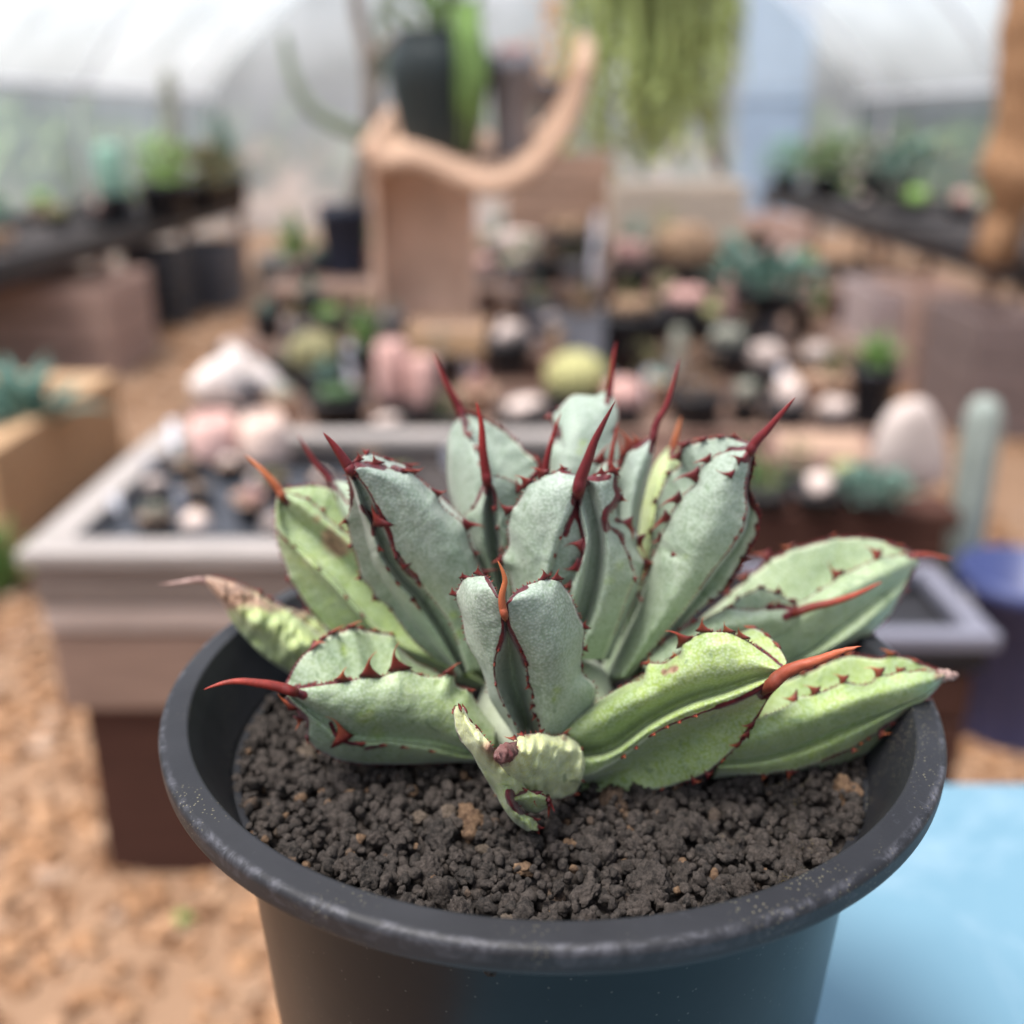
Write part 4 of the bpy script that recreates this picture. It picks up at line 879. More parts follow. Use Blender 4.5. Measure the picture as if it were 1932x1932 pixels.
G_ = {'column': plain('blue_grey_cactus', (.24, .275, .25), .2, 20, .7), 'bluegreen': plain('bluegreen_plant', (0.13, 0.23, 0.185), .35, 20, .6), 'green': plain('green_plant', (0.15, 0.25, 0.075), .4, 20, .6), 'bright': plain('bright_plant', (0.28, 0.46, 0.13), .3, 20, .6),
      'olive': plain('olive_plant', (0.22, 0.20, 0.10), .4, 24, .7), 'yellow': plain('straw_plant', (0.38, 0.36, 0.16), .3, 24, .7), 'brown': plain('brownish_plant', (0.27, 0.175, 0.11), .4, 24, .8),
      'mint': plain('mint_plant', (0.25, 0.42, 0.33), .25, 20, .6), 'grey': plain('greyish_plant', (0.27, 0.27, 0.22), .35, 24, .7), 'dark': plain('deep_green_plant', (0.05, 0.10, 0.035), .4, 20, .6),
      'orange': plain('orange_plant', (0.70, 0.36, 0.10), .3, 20, .6), 'pink': plain('pinkish_plant', (0.55, 0.33, 0.29), .3, 24, .7), 'trail': plain('trailing_plant_green', (0.42, 0.50, 0.19), .4, 5, .6)}

def part_tris(V_, T_, name, mat, parent): return link(name, big_mesh(np.asarray(V_), np.asarray(T_)), mat, parent)
def globe(parent, r, z0, mat, ribs=11, squash=0.9, name='cactus'):      # ribbed ball cactus
    V_ = []; n = 44; m = 16
    for i in range(n):
        a = 2 * math.pi * i / n
        for j in range(m):
            t = math.pi * (0.02 + 0.90 * j / (m - 1)); rr = r * math.sin(t) * (1 + 0.10 * math.cos(ribs * a))
            V_.append((rr * math.cos(a), rr * math.sin(a), z0 + r * squash * (0.92 + math.cos(t))))
    Fc = [(i * m + j, ((i + 1) % n) * m + j, ((i + 1) % n) * m + j + 1, i * m + j + 1) for i in range(n) for j in range(m - 1)] + [tuple(i * m for i in range(n))]
    link(name, mesh(V_, Fc), mat, parent)
def column(parent, r, h, z0, mat, ribs=8, name='cactus'):
    prof = [(r * 0.8, 0), (r, h * .1), (r, h * .86), (r * .86, h * .94), (r * .55, h * .985), (0.001, h)]
    V_ = []; n = 40; m = len(prof)
    for i in range(n):
        a = 2 * math.pi * i / n
        for rr, z in prof: V_.append((rr * (1 + .1 * math.cos(ribs * a)) * math.cos(a), rr * (1 + .1 * math.cos(ribs * a)) * math.sin(a), z0 + z))
    Fc = [(i * m + j, ((i + 1) % n) * m + j, ((i + 1) % n) * m + j + 1, i * m + j + 1) for i in range(n) for j in range(m - 1)]
    link(name, mesh(V_, Fc), mat, parent)
def blade(V_, Fc, base, tip, w_, t_, up):                              # one fleshy pointed leaf, curved
    base, tip = np.array(base, float), np.array(tip, float); d = tip - base; s = np.cross(d, up); s /= np.linalg.norm(s) + 1e-9; nrm = np.cross(s, d); nrm /= np.linalg.norm(nrm) + 1e-9
    L = np.linalg.norm(d); o = len(V_); n = 5
    for i in range(n):
        u = i / (n - 1); c = base + d * u + nrm * L * .22 * math.sin(u * math.pi * .9); ww = w_ * (math.sin(math.pi * (0.25 + 0.72 * u)) ) * (1 - u ** 4 * .9)
        V_ += [c - s * ww, c - nrm * t_ * (1 - u), c + s * ww, c + nrm * t_ * .3 * (1 - u)]
    for i in range(n - 1):
        for k in range(4): Fc.append((o + i * 4 + k, o + i * 4 + (k + 1) % 4, o + (i + 1) * 4 + (k + 1) % 4, o + (i + 1) * 4 + k))
def rosette(parent, r, h, z0, mat, n=16, name='leaf'):
    for i in range(n):
        a = i * 2.4; e = 0.25 + 0.75 * i / n; V_ = []; Fc = []
        blade(V_, Fc, (0.12 * r * math.cos(a), 0.12 * r * math.sin(a), z0), (r * math.cos(a) * (1.15 - e * .8), r * math.sin(a) * (1.15 - e * .8), z0 + h * e), r * .17, r * .07, (0, 0, 1))
        link(name, mesh(V_, Fc), mat, parent)
def bush(parent, r, h, z0, mat, n=110, name='foliage', leafs=.30):
    V_ = []; Fc = []
    for i in range(n):
        a = random.uniform(0, 6.28); e = random.uniform(-.1, 1); q = r * math.sqrt(random.uniform(.05, 1)) * math.sqrt(max(.05, 1 - abs(e - .35)))
        c = np.array((q * math.cos(a), q * math.sin(a), z0 + h * (.08 + .8 * max(0, e))))
        dd = np.array((math.cos(a) * .8, math.sin(a) * .8, random.uniform(-.1, 1))) * r * leafs * random.uniform(.7, 1.4)
        blade(V_, Fc, c, c + dd, r * .10, r * .02, (random.uniform(-.3, .3), random.uniform(-.3, .3), 1))
    link(name, mesh(V_, Fc), mat, parent)
def rock(parent, r, h, z0, mat, seed=1, name='rock'):
    v, f = rough_stone(2, seed, .4); part_tris(v * np.array([r, r * .8, h * .62]) + np.array([0, 0, z0 + h * .38]), f, name, mat, parent)
def pot(parent, r, h, mat, soil, square=False):
    if square:
        bm = bmesh.new(); t = r * .06
        for lo, hi in (((-r, -r, 0), (r, -r + t, h)), ((-r, r - t, 0), (r, r, h)), ((-r, -r + t, 0), (-r + t, r - t, h)), ((r - t, -r + t, 0), (r, r - t, h)), ((-r + t, -r + t, 0), (r - t, r - t, h * .06))): box_bm(bm, lo, hi)
        link('pot', bm_mesh(bm), mat, parent, False)
        box('soil', (-r + t * 1.2, -r + t * 1.2, h * .1), (r - t * 1.2, r - t * 1.2, h * .88), soil, parent, 0)
    else:
        link('pot', lathe_mesh([(0, 0), (r * .74, 0), (r * .76, h * .02), (r * .93, h * .82), (r, h * .83), (r, h), (r * .93, h), (r * .88, h * .8), (0, h * .8)], 32), mat, parent)
        link('soil', lathe_mesh([(0, h * .92), (r * .5, h * .90), (r * .90, h * .86), (r * .88, h * .81), (0, h * .81)], 24), soil, parent)
def potted(name, label, cat, px, base_py, z, w_px, pot_top, plant, plant_top, pm=BLACK, soil=DARKSOIL, col='green', pw=None, group=None, d=None, square=False):
    if d is None: d = py2d(base_py, z)
    e = empty(name, (px2x(px, d, z), Yd(d), z), random.uniform(0, 6)); tag(e, label, cat, group)
    r = pxw(w_px, d, z) / 2; h = max(.02, py2z(pot_top, d) - z)
    if square: e.rotation_euler.z = random.uniform(-.15, .15)
    pot(e, r, h, pm, soil, square)
    if plant:
        ph = max(.012, py2z(plant_top, d) - z - h * .9); pr = (pxw(pw, d, z) / 2) if pw else r * .8; z0 = h * .88; m = G_.get(col)
        if plant == 'globe': globe(e, pr, z0 - pr * .2, m)
        elif plant == 'column': column(e, pr, ph, z0, m)
        elif plant == 'rosette': rosette(e, pr, ph, z0, m)
        elif plant == 'bush': bush(e, pr, ph, z0, m)
        elif plant == 'rock': rock(e, pr, ph, z0, col if not isinstance(col, str) else PALEROCK, random.randint(1, 60))
        elif plant == 'cluster':
            for i in range(5):
                a = i * 1.26; q = empty('x') if False else None
                V_, Fc = rough_stone(2, i + 40, .2); part_tris(V_ * np.array([pr * .42, pr * .42, ph * .5]) + np.array([pr * .5 * math.cos(a), pr * .5 * math.sin(a), z0 + ph * .42]), Fc, 'stem', m, e)
    return e

# ---- greenhouse shell
def film(name, c, transp, dif=.25):
    k = NB(name); k.t.nodes.remove(k.b)
    n = k.noise(1.1, 4); cc = k.ramp(n, [(0.32, tuple(x * .55 for x in c)), (0.62, c)])
    tl = k.n('ShaderNodeBsdfTranslucent'); df = k.n('ShaderNodeBsdfDiffuse'); tp = k.n('ShaderNodeBsdfTransparent'); m1 = k.n('ShaderNodeMixShader'); m2 = k.n('ShaderNodeMixShader')
    k.l(cc, tl.inputs[0]); k.l(cc, df.inputs[0]); m1.inputs[0].default_value = dif; k.l(tl.outputs[0], m1.inputs[1]); k.l(df.outputs[0], m1.inputs[2])
    m2.inputs[0].default_value = transp; k.l(m1.outputs[0], m2.inputs[1]); k.l(tp.outputs[0], m2.inputs[2]); k.l(m2.outputs[0], k.out.inputs[0]); return k.m
FILM = film('polythene_film', (0.93, 0.96, 1.0), .66); FILM2 = film('end_polythene', (0.92, 0.96, 1.0), .38, .5); NET = film('shade_net', (0.50, 0.56, 0.62), .45)
PIPE = plain('steel_pipe', (0.62, 0.63, 0.66), .1, 5, .4, .0)
GH = empty('greenhouse', (0, 5, 0)); tag(GH, 'white polythene greenhouse tunnel with steel hoops around the benches', 'greenhouse')
XL, XR, YE, ZE, ZT, YS = -3.1, 3.5, 11.2, 1.32, 3.1, 1.6
def arch(u):       # u 0..1 across the roof
    x = XL + (XR - XL) * u; return x, ZE + (ZT - ZE) * (math.sin(math.pi * u) ** .8)
nu, nv = 28, 8
V_ = [(arch(i / nu)[0], YS + (YE - YS) * j / nv - 5, arch(i / nu)[1] + .03 * math.sin(j * 2.1 + i)) for i in range(nu + 1) for j in range(nv + 1)]
link('roof_film', mesh(V_, [(i * (nv + 1) + j, (i + 1) * (nv + 1) + j, (i + 1) * (nv + 1) + j + 1, i * (nv + 1) + j + 1) for i in range(nu) for j in range(nv)]), FILM, GH)
V_ = [(XL, YE - 5, 0)] + [(arch(i / nu)[0], YE - 5, arch(i / nu)[1]) for i in range(nu + 1)] + [(XR, YE - 5, 0)]
link('end_film', mesh(V_, [tuple(range(len(V_)))]), FILM2, GH)
for x in (XL, XR):
    link('side_net', mesh([(x, YS - 5, 0), (x, YE - 5, 0), (x, YE - 5, ZE), (x, YS - 5, ZE)], [(0, 1, 2, 3)]), NET, GH)
for j in range(4):
    y = 2.4 + j * 2.6
    P = [(XL + .04, y - 5, 0), (XL + .04, y - 5, ZE * .6)] + [(arch(i / 16)[0] * .985, y - 5, arch(i / 16)[1] - .04) for i in range(17)] + [(XR - .04, y - 5, ZE * .6), (XR - .04, y - 5, 0)]
    v, f = tube_mesh(P, .016, 8); link('hoop', mesh(v, f), PIPE, GH)
for x, z in ((XL + .06, ZE), (XR - .06, ZE)):
    v, f = tube_mesh([(x, YS - 5, z), (x, YE - 5.05, z)], .022, 8); link('rail', mesh(v, f), PIPE, GH)
BLUEP = plain('blue_panel', (0.36, 0.47, 0.60), .12, 3, .5, .05); BLUEL = plain('light_blue_panel', (0.48, 0.60, 0.72), .1, 3, .5, .05)
d = 11.3; x0, x1 = px2x(1392, d, 1), px2x(1520, d, 1)
DR = empty('blue_door', ((x0 + x1) / 2, Yd(d), 0)); tag(DR, 'tall pale blue door panel in the end wall of the tunnel', 'door')
hw = (x1 - x0) / 2
box('panel', (-hw, 0, .02), (hw, .04, py2z(170, d)), BLUEP, DR); box('panel', (-hw, 0, py2z(165, d)), (hw, .04, py2z(-30, d)), BLUEL, DR)
box('rail', (-hw, -.02, py2z(188, d)), (hw, .0, py2z(178, d)), BLUEL, DR)

HED = [plain('hedge_leaf', (.20, .30, .10), .4, 4, .7), plain('hedge_leaf_light', (.30, .40, .16), .4, 4, .7)]
for hx_, lab, hy_, rz_ in ((XL - 1.2, 'loose green hedge outside the netted wall', 6, 0), (XR + 1.2, 'loose green hedge outside the wall behind the driftwood', 6, 0), (.8, 'grey green hedge outside the end wall of the tunnel', YE + 1.6, math.pi / 2)):
    e = empty('hedge', (hx_, hy_, 0), rz_); tag(e, lab, 'hedge'); V_ = []; Fc = []
    for k in range(1500):
        c = np.array((random.uniform(-.5, .5), random.uniform(-4.5, 6), random.uniform(.05, 1.05) ** .8)); c[2] += .15 * math.sin(c[1] * 2.1)
        blade(V_, Fc, c, c + np.array((random.uniform(-.2, .2), random.uniform(-.2, .2), random.uniform(-.05, .25))), .06, .01, (random.random(), random.random(), 1))
    link('foliage', mesh(V_, Fc), HED[hx_ < 0], e)
# ---- wooden planter box, waist-high, just behind the pot
dF, dB = 1.335, 1.93; zt = .555; xl, xr = -.672, .12
PB = empty('planter_table', ((xl + xr) / 2, Yd((dF + dB) / 2), 0)); tag(PB, 'weathered wooden planter table with plank sides on thick dark legs', 'planter')
ox, oy = (xl + xr) / 2, Yd((dF + dB) / 2)
def pb(name, x0, x1, d0, d1, z0, z1, m): return box(name, (x0 - ox, Yd(d0) - oy, z0), (x1 - ox, Yd(d1) - oy, z1), m, PB, .005)
pb('rim_board', xl - .012, xr + .012, dF - .012, dF + .045, zt - .022, zt, WPALE); pb('rim_board', xl - .012, xr + .012, dB - .045, dB + .012, zt - .022, zt, WPALE)
pb('rim_board', xl - .012, xl + .045, dF + .047, dB - .047, zt - .022, zt, WPALE); pb('rim_board', xr - .045, xr + .012, dF + .047, dB - .047, zt - .022, zt, WPALE)
for z0, z1, m, ins in ((zt - .083, zt - .024, WOLD, 0), (zt - .128, zt - .086, WGREY, .004), (zt - .255, zt - .134, WRED, .008)):
    pb('plank', xl + ins, xr - ins, dF + ins, dF + .025, z0, z1, m); pb('plank', xl + ins, xr - ins, dB - .025, dB - ins, z0, z1, m)
    pb('plank', xl + ins, xl + .025, dF + .027, dB - .027, z0, z1, m); pb('plank', xr - .025, xr - ins, dF + .027, dB - .027, z0, z1, m)
pb('bottom_board', xl + .026, xr - .026, dF + .028, dB - .028, zt - .25, zt - .22, WDARK)
for x in (xl + .034, xr - .26):
    for dd in (dF + .02, dB - .14): pb('leg', x, x + .20, dd, dd + .12, 0, zt - .257, WDARK)
pb('soil', xl + .03, xr - .03, dF + .03, dB - .03, zt - .215, zt - .055, DARKSOIL)
# seed trays inside
TY = empty('seed_tray', (-.40, Yd(1.58), zt - .054)); tag(TY, 'black plastic seed tray of dark grit inside the planter table', 'tray')
bm = bmesh.new()
for lo, hi in (((-.22, -.18, 0), (.22, -.172, .045)), ((-.22, .172, 0), (.22, .18, .045)), ((-.22, -.172, 0), (-.212, .172, .045)), ((.212, -.172, 0), (.22, .172, .045)), ((-.212, -.172, 0), (.212, .172, .004))): box_bm(bm, lo, hi)
link('tray', bm_mesh(bm), BLACK, TY, False); box('grit', (-.21, -.17, .005), (.21, .17, .03), plain('blue_grit', (.05, .055, .068), .6, 90, .8, .6), TY, 0)
for i in range(16):
    r = random.uniform(.012, .03); v, f = rough_stone(1, i + 3, .4)
    part_tris(v * r + np.array([random.uniform(-.19, .19), random.uniform(-.15, .15), .036]), f, 'stone', [TANSOIL, BROWNROCK, DARKSOIL, PALEROCK][i % 4], TY)

rq = random.Random(11); n_ = 0
NM = {'brown': 'brown', 'olive': 'olive', 'grey': 'grey green', 'bluegreen': 'blue green', 'pink': 'rosy'}
used = []
for k in range(60):
    x = rq.uniform(xl + .08, xr - .1); d = rq.uniform(dF + .09, dB - .2)
    if any(abs(x - a) < .068 and abs(d - b) < .068 for a, b in used): continue
    if -.62 < x < -.18 and 1.40 < d < 1.76: zz = zt - .023
    elif -.66 < x < -.14 and 1.36 < d < 1.80: continue
    else: zz = zt - .054
    used.append((x, d)); col = rq.choice(list(NM)); kd = rq.choice(['cluster', 'rosette', 'bush', 'rock']); wd = rq.choice(['neat', 'ragged', 'squat', 'plump', 'wispy'])
    e = empty('seedling_pot', (x, Yd(d), zz), rq.uniform(0, 6)); tag(e, f"{wd} {NM[col] if kd != 'rock' else 'pale'} {dict(cluster='stubby stems', rosette='small rosette', bush='tuft', rock='pebble plant')[kd]} in a tiny black pot in the planter table", 'seedling', 'seedling pots in the planter table')
    r = rq.uniform(.022, .031); h = rq.uniform(.03, .042); pot(e, r, h, BLACK, rq.choice([DARKSOIL, TANSOIL])); ph = rq.uniform(.012, .035)
    if kd == 'rosette': rosette(e, r * 1.2, ph, h * .88, G_[col], 10)
    elif kd == 'bush': bush(e, r, ph, h * .88, G_[col], 30)
    elif kd == 'rock': rock(e, r * .6, ph * .7, h * .88, PALEROCK, k + 2)
    else:
        for q in range(3): v, f = rough_stone(1, q + k, .2); part_tris(v * np.array([r * .35, r * .35, ph * .5]) + np.array([r * .4 * math.cos(q * 2.1), r * .4 * math.sin(q * 2.1), h * .9 + ph * .3]), f, 'stem', G_[col], e)
# ---- round pink pots and pale rocks behind them
for px, lab, m in ((412, 'round dusty pink clay pot at the back of the planter table', plain('pink_clay', (.62, .40, .36), .12, 6, .8)), (505, 'round cream clay pot at the back of the planter table', plain('cream_clay', (.66, .50, .43), .12, 6, .8))):
    d = 1.80; z = zt - .054; r = pxw(92, d, z) / 2
    e = empty('clay_pot', (px2x(px, d, z), Yd(d), z)); tag(e, lab, 'pot')
    link('pot', lathe_mesh([(0, 0), (r * .6, 0), (r * .95, r * .9), (r, r * 1.6), (r * .92, r * 2.3), (r * .72, r * 2.75), (r * .66, r * 2.7), (r * .82, r * 2.1), (0, r * 2.1)], 32), m, e)
    link('soil', lathe_mesh([(0, r * 2.24), (r * .8, r * 2.17), (r * .8, r * 2.11), (0, r * 2.11)], 24), TANSOIL, e)

# ---- stepped display bench
BB = empty('display_bench', (.1, Yd(2.3), 0)); tag(BB, 'stepped wooden display bench crowded with small cactus pots', 'bench')
TIERS = [(2.28, 2.80, .45), (2.80, 3.42, .52), (3.42, 4.45, .60)]
bxl, bxr = -.80, .90
for i, (d0, d1, z) in enumerate(TIERS):
    n = 4 if i < 2 else 6; w1 = (d1 - d0) / n
    for j in range(n):
        box('plank', (bxl - .1, d0 + j * w1 - 2.3 + .003, z - .03), (bxr - .1 + i * .075, d0 + (j + 1) * w1 - 2.3 - .003, z), WSHELF if (i + j) % 2 else WRED, BB)
    box('riser', (bxl - .1, d0 - 2.3 + .004, z - .11), (bxr - .1 + i * .075, d0 - 2.3 + .026, z - .032), WDARK, BB)
    for x in (bxl - .06, .2, bxr - .2): box('leg', (x, d0 - 2.3 + .03, 0), (x + .06, d0 - 2.3 + .09, z - .032), WDARK, BB)
Z1, Z2, Z3 = (t[2] for t in TIERS)

P = potted
P('potted_cactus', 'spiny olive cactus in a black pot left of the terracotta stand', 'cactus', 600, 745, Z1, 105, 690, 'globe', 600, col='olive', pw=95)
P('potted_cactus', 'leafy green topped succulent in a black pot beside the terracotta stand', 'succulent', 690, 690, Z2, 100, 655, 'rosette', 555, col='green', pw=130)
P('pale_stone', 'triangular white stone slab on the wooden display bench', 'stone', 452, 768, Z1, 20, 766, None, 0) if False else None
e = empty('white_stone', (px2x(452, 2.5, Z1), Yd(2.5), Z1)); tag(e, 'wedge shaped white rock on the end of the display bench', 'rock')
ww = pxw(178, 2.5, Z1); hh = py2z(655, 2.5) - Z1
v, f = rough_stone(3, 71, .25)
v = v * np.array([.5, .22, .5]); v[:, 0] *= (1.0 - .75 * np.clip(v[:, 2] + .2, 0, .7)); v = v * np.array([ww, ww, hh * .98]) * 1.05; v[:, 2] -= v[:, 2].min(); v[:, 2] *= hh / v[:, 2].max()
part_tris(v, f, 'rock', plain('white_rock', (.74, .66, .62), .1, 12, .85, .3), e)
P('potted_cactus', 'pale yellow ball cactus in a black pot in front of the grey square pot', 'cactus', 1085, 790, Z1, 120, 738, 'globe', 668, col='yellow', pw=108)
P('square_pot', 'grey square pot of straw coloured grass on the display bench', 'pot', 1090, 668, Z2, 88, 590, 'bush', 545, pm=GREY, col='brown', square=True)
P('square_pot', 'tan wooden box pot standing before the terracotta stand', 'pot', 846, 700, Z2, 142, 612, None, 0, pm=WPEACH, soil=TANSOIL, square=True, d=2.88)
P('potted_stone_plant', 'pale pink stone in a low black pot under the scalloped tile', 'succulent', 978, 500, Z3, 128, 478, 'rock', 418)
P('potted_cactus', 'tall black pot holding a reddish brown stem cluster', 'cactus', 1070, 520, Z3, 110, 440, 'cluster', 395, col='brown')
P('potted_cactus', 'wide black pot with pale grit and a maroon stem', 'cactus', 1190, 668, Z2, 130, 590, 'cluster', 545, col='brown')
P('potted_cactus', 'grey brown spined cactus in a black pot before the cream crate', 'cactus', 1185, 545, Z3, 95, 500, 'cluster', 430, col='pink')
P('potted_cactus', 'tan woolly cactus with yellow tip before the cream crate', 'cactus', 1290, 545, Z3, 120, 500, 'globe', 430, col='brown', pw=110)
P('potted_cactus', 'straw yellow bristly cactus on top of the cream crate edge', 'cactus', 1250, 520, Z3, 70, 470, 'bush', 385, col='yellow', d=4.0)
P('potted_succulent', 'trailing blue green succulent spilling from its pot by the cream crate', 'succulent', 1440, 590, Z3, 130, 545, 'bush', 485, col='bluegreen', pw=230)
P('potted_cactus', 'brown mound in a black pot with an orange pebble', 'cactus', 1290, 640, Z2, 120, 575, 'cluster', 525, col='pink')
P('potted_stone_plant', 'white rounded stone resting in a black pot', 'succulent', 1435, 735, Z1, 110, 690, 'rock', 628)
P('potted_succulent', 'grey green lumpy succulent beside the white rounded stone', 'succulent', 1370, 700, Z2, 90, 650, 'cluster', 600, col='grey')
P('potted_cactus', 'black pot with tall brown bristles behind the agave', 'cactus', 1310, 800, Z1, 110, 740, 'bush', 640, col='brown')
P('potted_succulent', 'leafy green succulent in a slim black pot on the bench end', 'succulent', 1640, 800, Z1, 90, 690, 'rosette', 610, col='green', pw=170)
P('potted_succulent', 'dark black pot with pinkish pebbles beside the leafy green succulent', 'succulent', 1535, 730, Z1, 85, 668, 'rock', 640)
P('potted_cactus', 'small clay coloured cactus in a black pot before the box pot', 'cactus', 800, 800, Z1, 70, 760, 'column', 670, col='pink', pw=50)
P('potted_cactus', 'pale tan column cactus in a black pot between the labels', 'cactus', 745, 790, Z1, 70, 750, 'column', 640, col='pink', pw=60)
P('potted_succulent', 'deep green succulent in a black pot near the box pot', 'succulent', 845, 835, Z1, 80, 800, 'bush', 740, col='dark', d=2.32)
P('potted_succulent', 'rosy pink stone plant in a small black pot', 'succulent', 735, 845, Z1, 85, 835, 'rock', 780, d=2.30)
P('potted_cactus', 'black pot of dark stubby stems beside the olive cactus', 'cactus', 640, 830, Z1, 120, 745, 'cluster', 720, col='dark', d=2.33)
P('potted_succulent', 'black pot with pale stones behind the box pot', 'succulent', 960, 700, Z2, 95, 640, 'rock', 600)
P('potted_cactus', 'tiny white woolly cactus in a black pot behind the yellow ball cactus', 'cactus', 1175, 800, Z1, 80, 760, 'globe', 700, col='pink', pw=70)
P('potted_succulent', 'low brown stone plant in a wide black pot behind the agave', 'succulent', 990, 830, Z1, 130, 775, 'rock', 740, col='brown', d=2.34)
P('potted_succulent', 'mauve grey stone plant in a black pot before the slim pot', 'succulent', 1480, 810, Z1, 95, 760, 'rock', 690)
P('potted_succulent', 'round pale stone in a black pot at the foot of the slim pot', 'succulent', 1570, 830, Z1, 80, 790, 'rock', 730, d=2.32)
rr = random.Random(5)
ADJ = ['squat', 'slim', 'wide', 'small', 'stout', 'dusty', 'spiny', 'smooth', 'knobbly', 'tufted']
CN = {'pink': 'rosy', 'brown': 'brown', 'grey': 'grey green', 'olive': 'olive', 'yellow': 'straw coloured', 'green': 'green', 'bluegreen': 'blue green'}
NK = {'cluster': 'clump of stems', 'globe': 'round cactus', 'rock': 'pebble plant', 'bush': 'tufty plant', 'column': 'upright cactus', 'rosette': 'spiky rosette'}
WH = ['on the lowest bench step', 'on the middle bench step', 'on the top bench step']
seen = set()
for ti, (d0, d1, z) in enumerate(TIERS):
    for k in range((60, 70, 70)[ti]):
        d = rr.uniform(d0 + .06, d1 - .06); x = rr.uniform(bxl + .05, bxr - .05 + ti * .075)
        col = rr.choice(list(CN)); kd = rr.choice(['cluster', 'bush', 'globe', 'rock', 'bush', 'rosette', 'rosette', 'column']); lab = f"{rr.choice(ADJ)} {CN[col] if kd != 'rock' else 'pale'} {NK[kd]} in a black pot {WH[ti]}"
        if lab in seen: continue
        w_ = rr.uniform(.030, .055); depth = d * CP + (CAM[2] - z) * SP; px = 966 + (x - CAM[0]) / depth * F
        if any(abs(x - o.location.x) < w_ + .035 and abs(Yd(d) - o.location.y) < w_ + .04 for o in S.objects if o.parent is None and o.type == 'EMPTY' and 'bench' not in o.name): continue
        seen.add(lab)
        e = empty('potted_cactus', (x, Yd(d), z), rr.uniform(0, 6)); tag(e, lab, 'cactus', 'small black pots on the display bench')
        h = rr.uniform(.05, .09); ph = rr.uniform(.04, .10); pot(e, w_, h, rr.choice([BLACK, BLACK, BLACK, GREY, TERRAP]), rr.choice([DARKSOIL, TANSOIL, BROWNROCK]))
        if kd == 'globe': globe(e, w_ * .75, h * .7, G_[col])
        elif kd == 'rock': rock(e, w_ * .7, ph * .7, h * .9, PALEROCK, k + 3)
        elif kd == 'bush': bush(e, w_ * 1.0, ph, h * .9, G_[col], 40)
        elif kd == 'column': column(e, w_ * .45, ph * 1.4, h * .88, G_[col])
        elif kd == 'rosette': rosette(e, w_ * 1.2, ph, h * .88, G_[col], 12)
        else:
            for q in range(4):
                v, f = rough_stone(1, q + k, .2); part_tris(v * np.array([w_ * .4, w_ * .4, ph * .45]) + np.array([w_ * .4 * math.cos(q * 1.57), w_ * .4 * math.sin(q * 1.57), h * .9 + ph * .35]), f, 'stem', G_[col], e)
# cream crate
d = 4.15; x0, x1 = px2x(1150, d, Z3), px2x(1400, d, Z3); zt3 = py2z(345, d)
CR = empty('cream_crate', ((x0 + x1) / 2, Yd(d), Z3)); tag(CR, 'cream painted wooden crate at the back of the display bench', 'crate'); hw = (x1 - x0) / 2
CREAM = wood('cream_wood', (.56, .47, .38))
for j in range(4):
    z0 = (zt3 - Z3) * j / 4; z1 = (zt3 - Z3) * (j + 1) / 4 - .006
    box('slat', (-hw, -.012, z0), (hw, .012, z1), CREAM, CR); box('slat', (-hw, .226, z0), (hw, .25, z1), CREAM, CR)
    box('slat', (-hw, .014, z0), (-hw + .02, .224, z1), CREAM, CR); box('slat', (hw - .02, .014, z0), (hw, .224, z1), CREAM, CR)
box('soil', (-hw + .022, .015, 0), (hw - .022, .223, zt3 - Z3 - .03), TANSOIL, CR)
d = 4.35; x0, x1 = px2x(955, d, Z3), px2x(1148, d, Z3)
CR = empty('brown_crate', ((x0 + x1) / 2, Yd(d), Z3)); tag(CR, 'reddish brown wooden crate behind the tall black pot', 'crate'); hw = (x1 - x0) / 2; hz = py2z(285, d) - Z3
for j in range(3):
    box('slat', (-hw, -.012, hz * j / 3), (hw, .012, hz * (j + 1) / 3 - .008), WBROWN, CR)
box('side', (-hw, .014, 0), (-hw + .02, .2, hz - .01), WBROWN, CR); box('side', (hw - .02, .014, 0), (hw, .2, hz - .01), WBROWN, CR); box('bark', (-hw + .022, .016, 0), (hw - .022, .19, hz - .03), BROWNROCK, CR)

# ---- terracotta stand and scalloped tile
d = 3.02; z0 = Z2; ztop = py2z(318, d); r = pxw(196, d, Z2) / 2; xc = px2x(802, d, Z2)
TS = empty('terracotta_stand', (xc, Yd(d) + .05, z0)); tag(TS, 'tall curved terracotta tile standing upright as a plinth on the bench', 'plinth')
V_ = []; n = 28
for zz in (0, ztop - z0):
    for i in range(n + 1):
        a = math.pi * i / n
        V_.append((r * math.cos(a), r * .9 * math.sin(a), zz))
    for i in range(n + 1):
        a = math.pi * i / n
        V_.append(((r - .022) * math.cos(a), (r - .022) * .9 * math.sin(a), zz))
m = n + 1; Fc = []
for i in range(n):
    Fc += [(i, i + 1, 2 * m + i + 1, 2 * m + i), (m + i, 3 * m + i, 3 * m + i + 1, m + i + 1), (2 * m + i, 2 * m + i + 1, 3 * m + i + 1, 3 * m + i), (i, m + i, m + i + 1, i + 1)]
Fc += [(0, 2 * m, 3 * m, m), (n, m + n, 3 * m + n, 2 * m + n)]
bm = bmesh.new(); me = mesh(V_, Fc); bm.from_mesh(me); link('tile', bm_mesh(bm), TERRA, TS, False)
curve = resample(np.array([(703, 262), (722, 292), (760, 286), (815, 296), (870, 322), (925, 338), (985, 316), (1040, 255), (1070, 190), (1088, 118)], float), 40)
d0, d1 = 2.90, 3.36
fr = np.array([[px2x(x, d0, py2z(y, d0)), Yd(d0), py2z(y, d0)] for x, y in curve]); bk = fr + np.array([.03, d1 - d0, .10]); bk[:, 2] += .0
T2 = np.gradient(fr[:, [0, 2]], axis=0); T2 /= np.linalg.norm(T2, axis=1)[:, None]; NN = np.stack([-T2[:, 1], 0 * T2[:, 0], T2[:, 0]], 1) * -.045
c0 = fr.mean(0); rows = [fr, bk, bk + NN, fr + NN]; k = len(fr); V_ = np.concatenate(rows) - c0
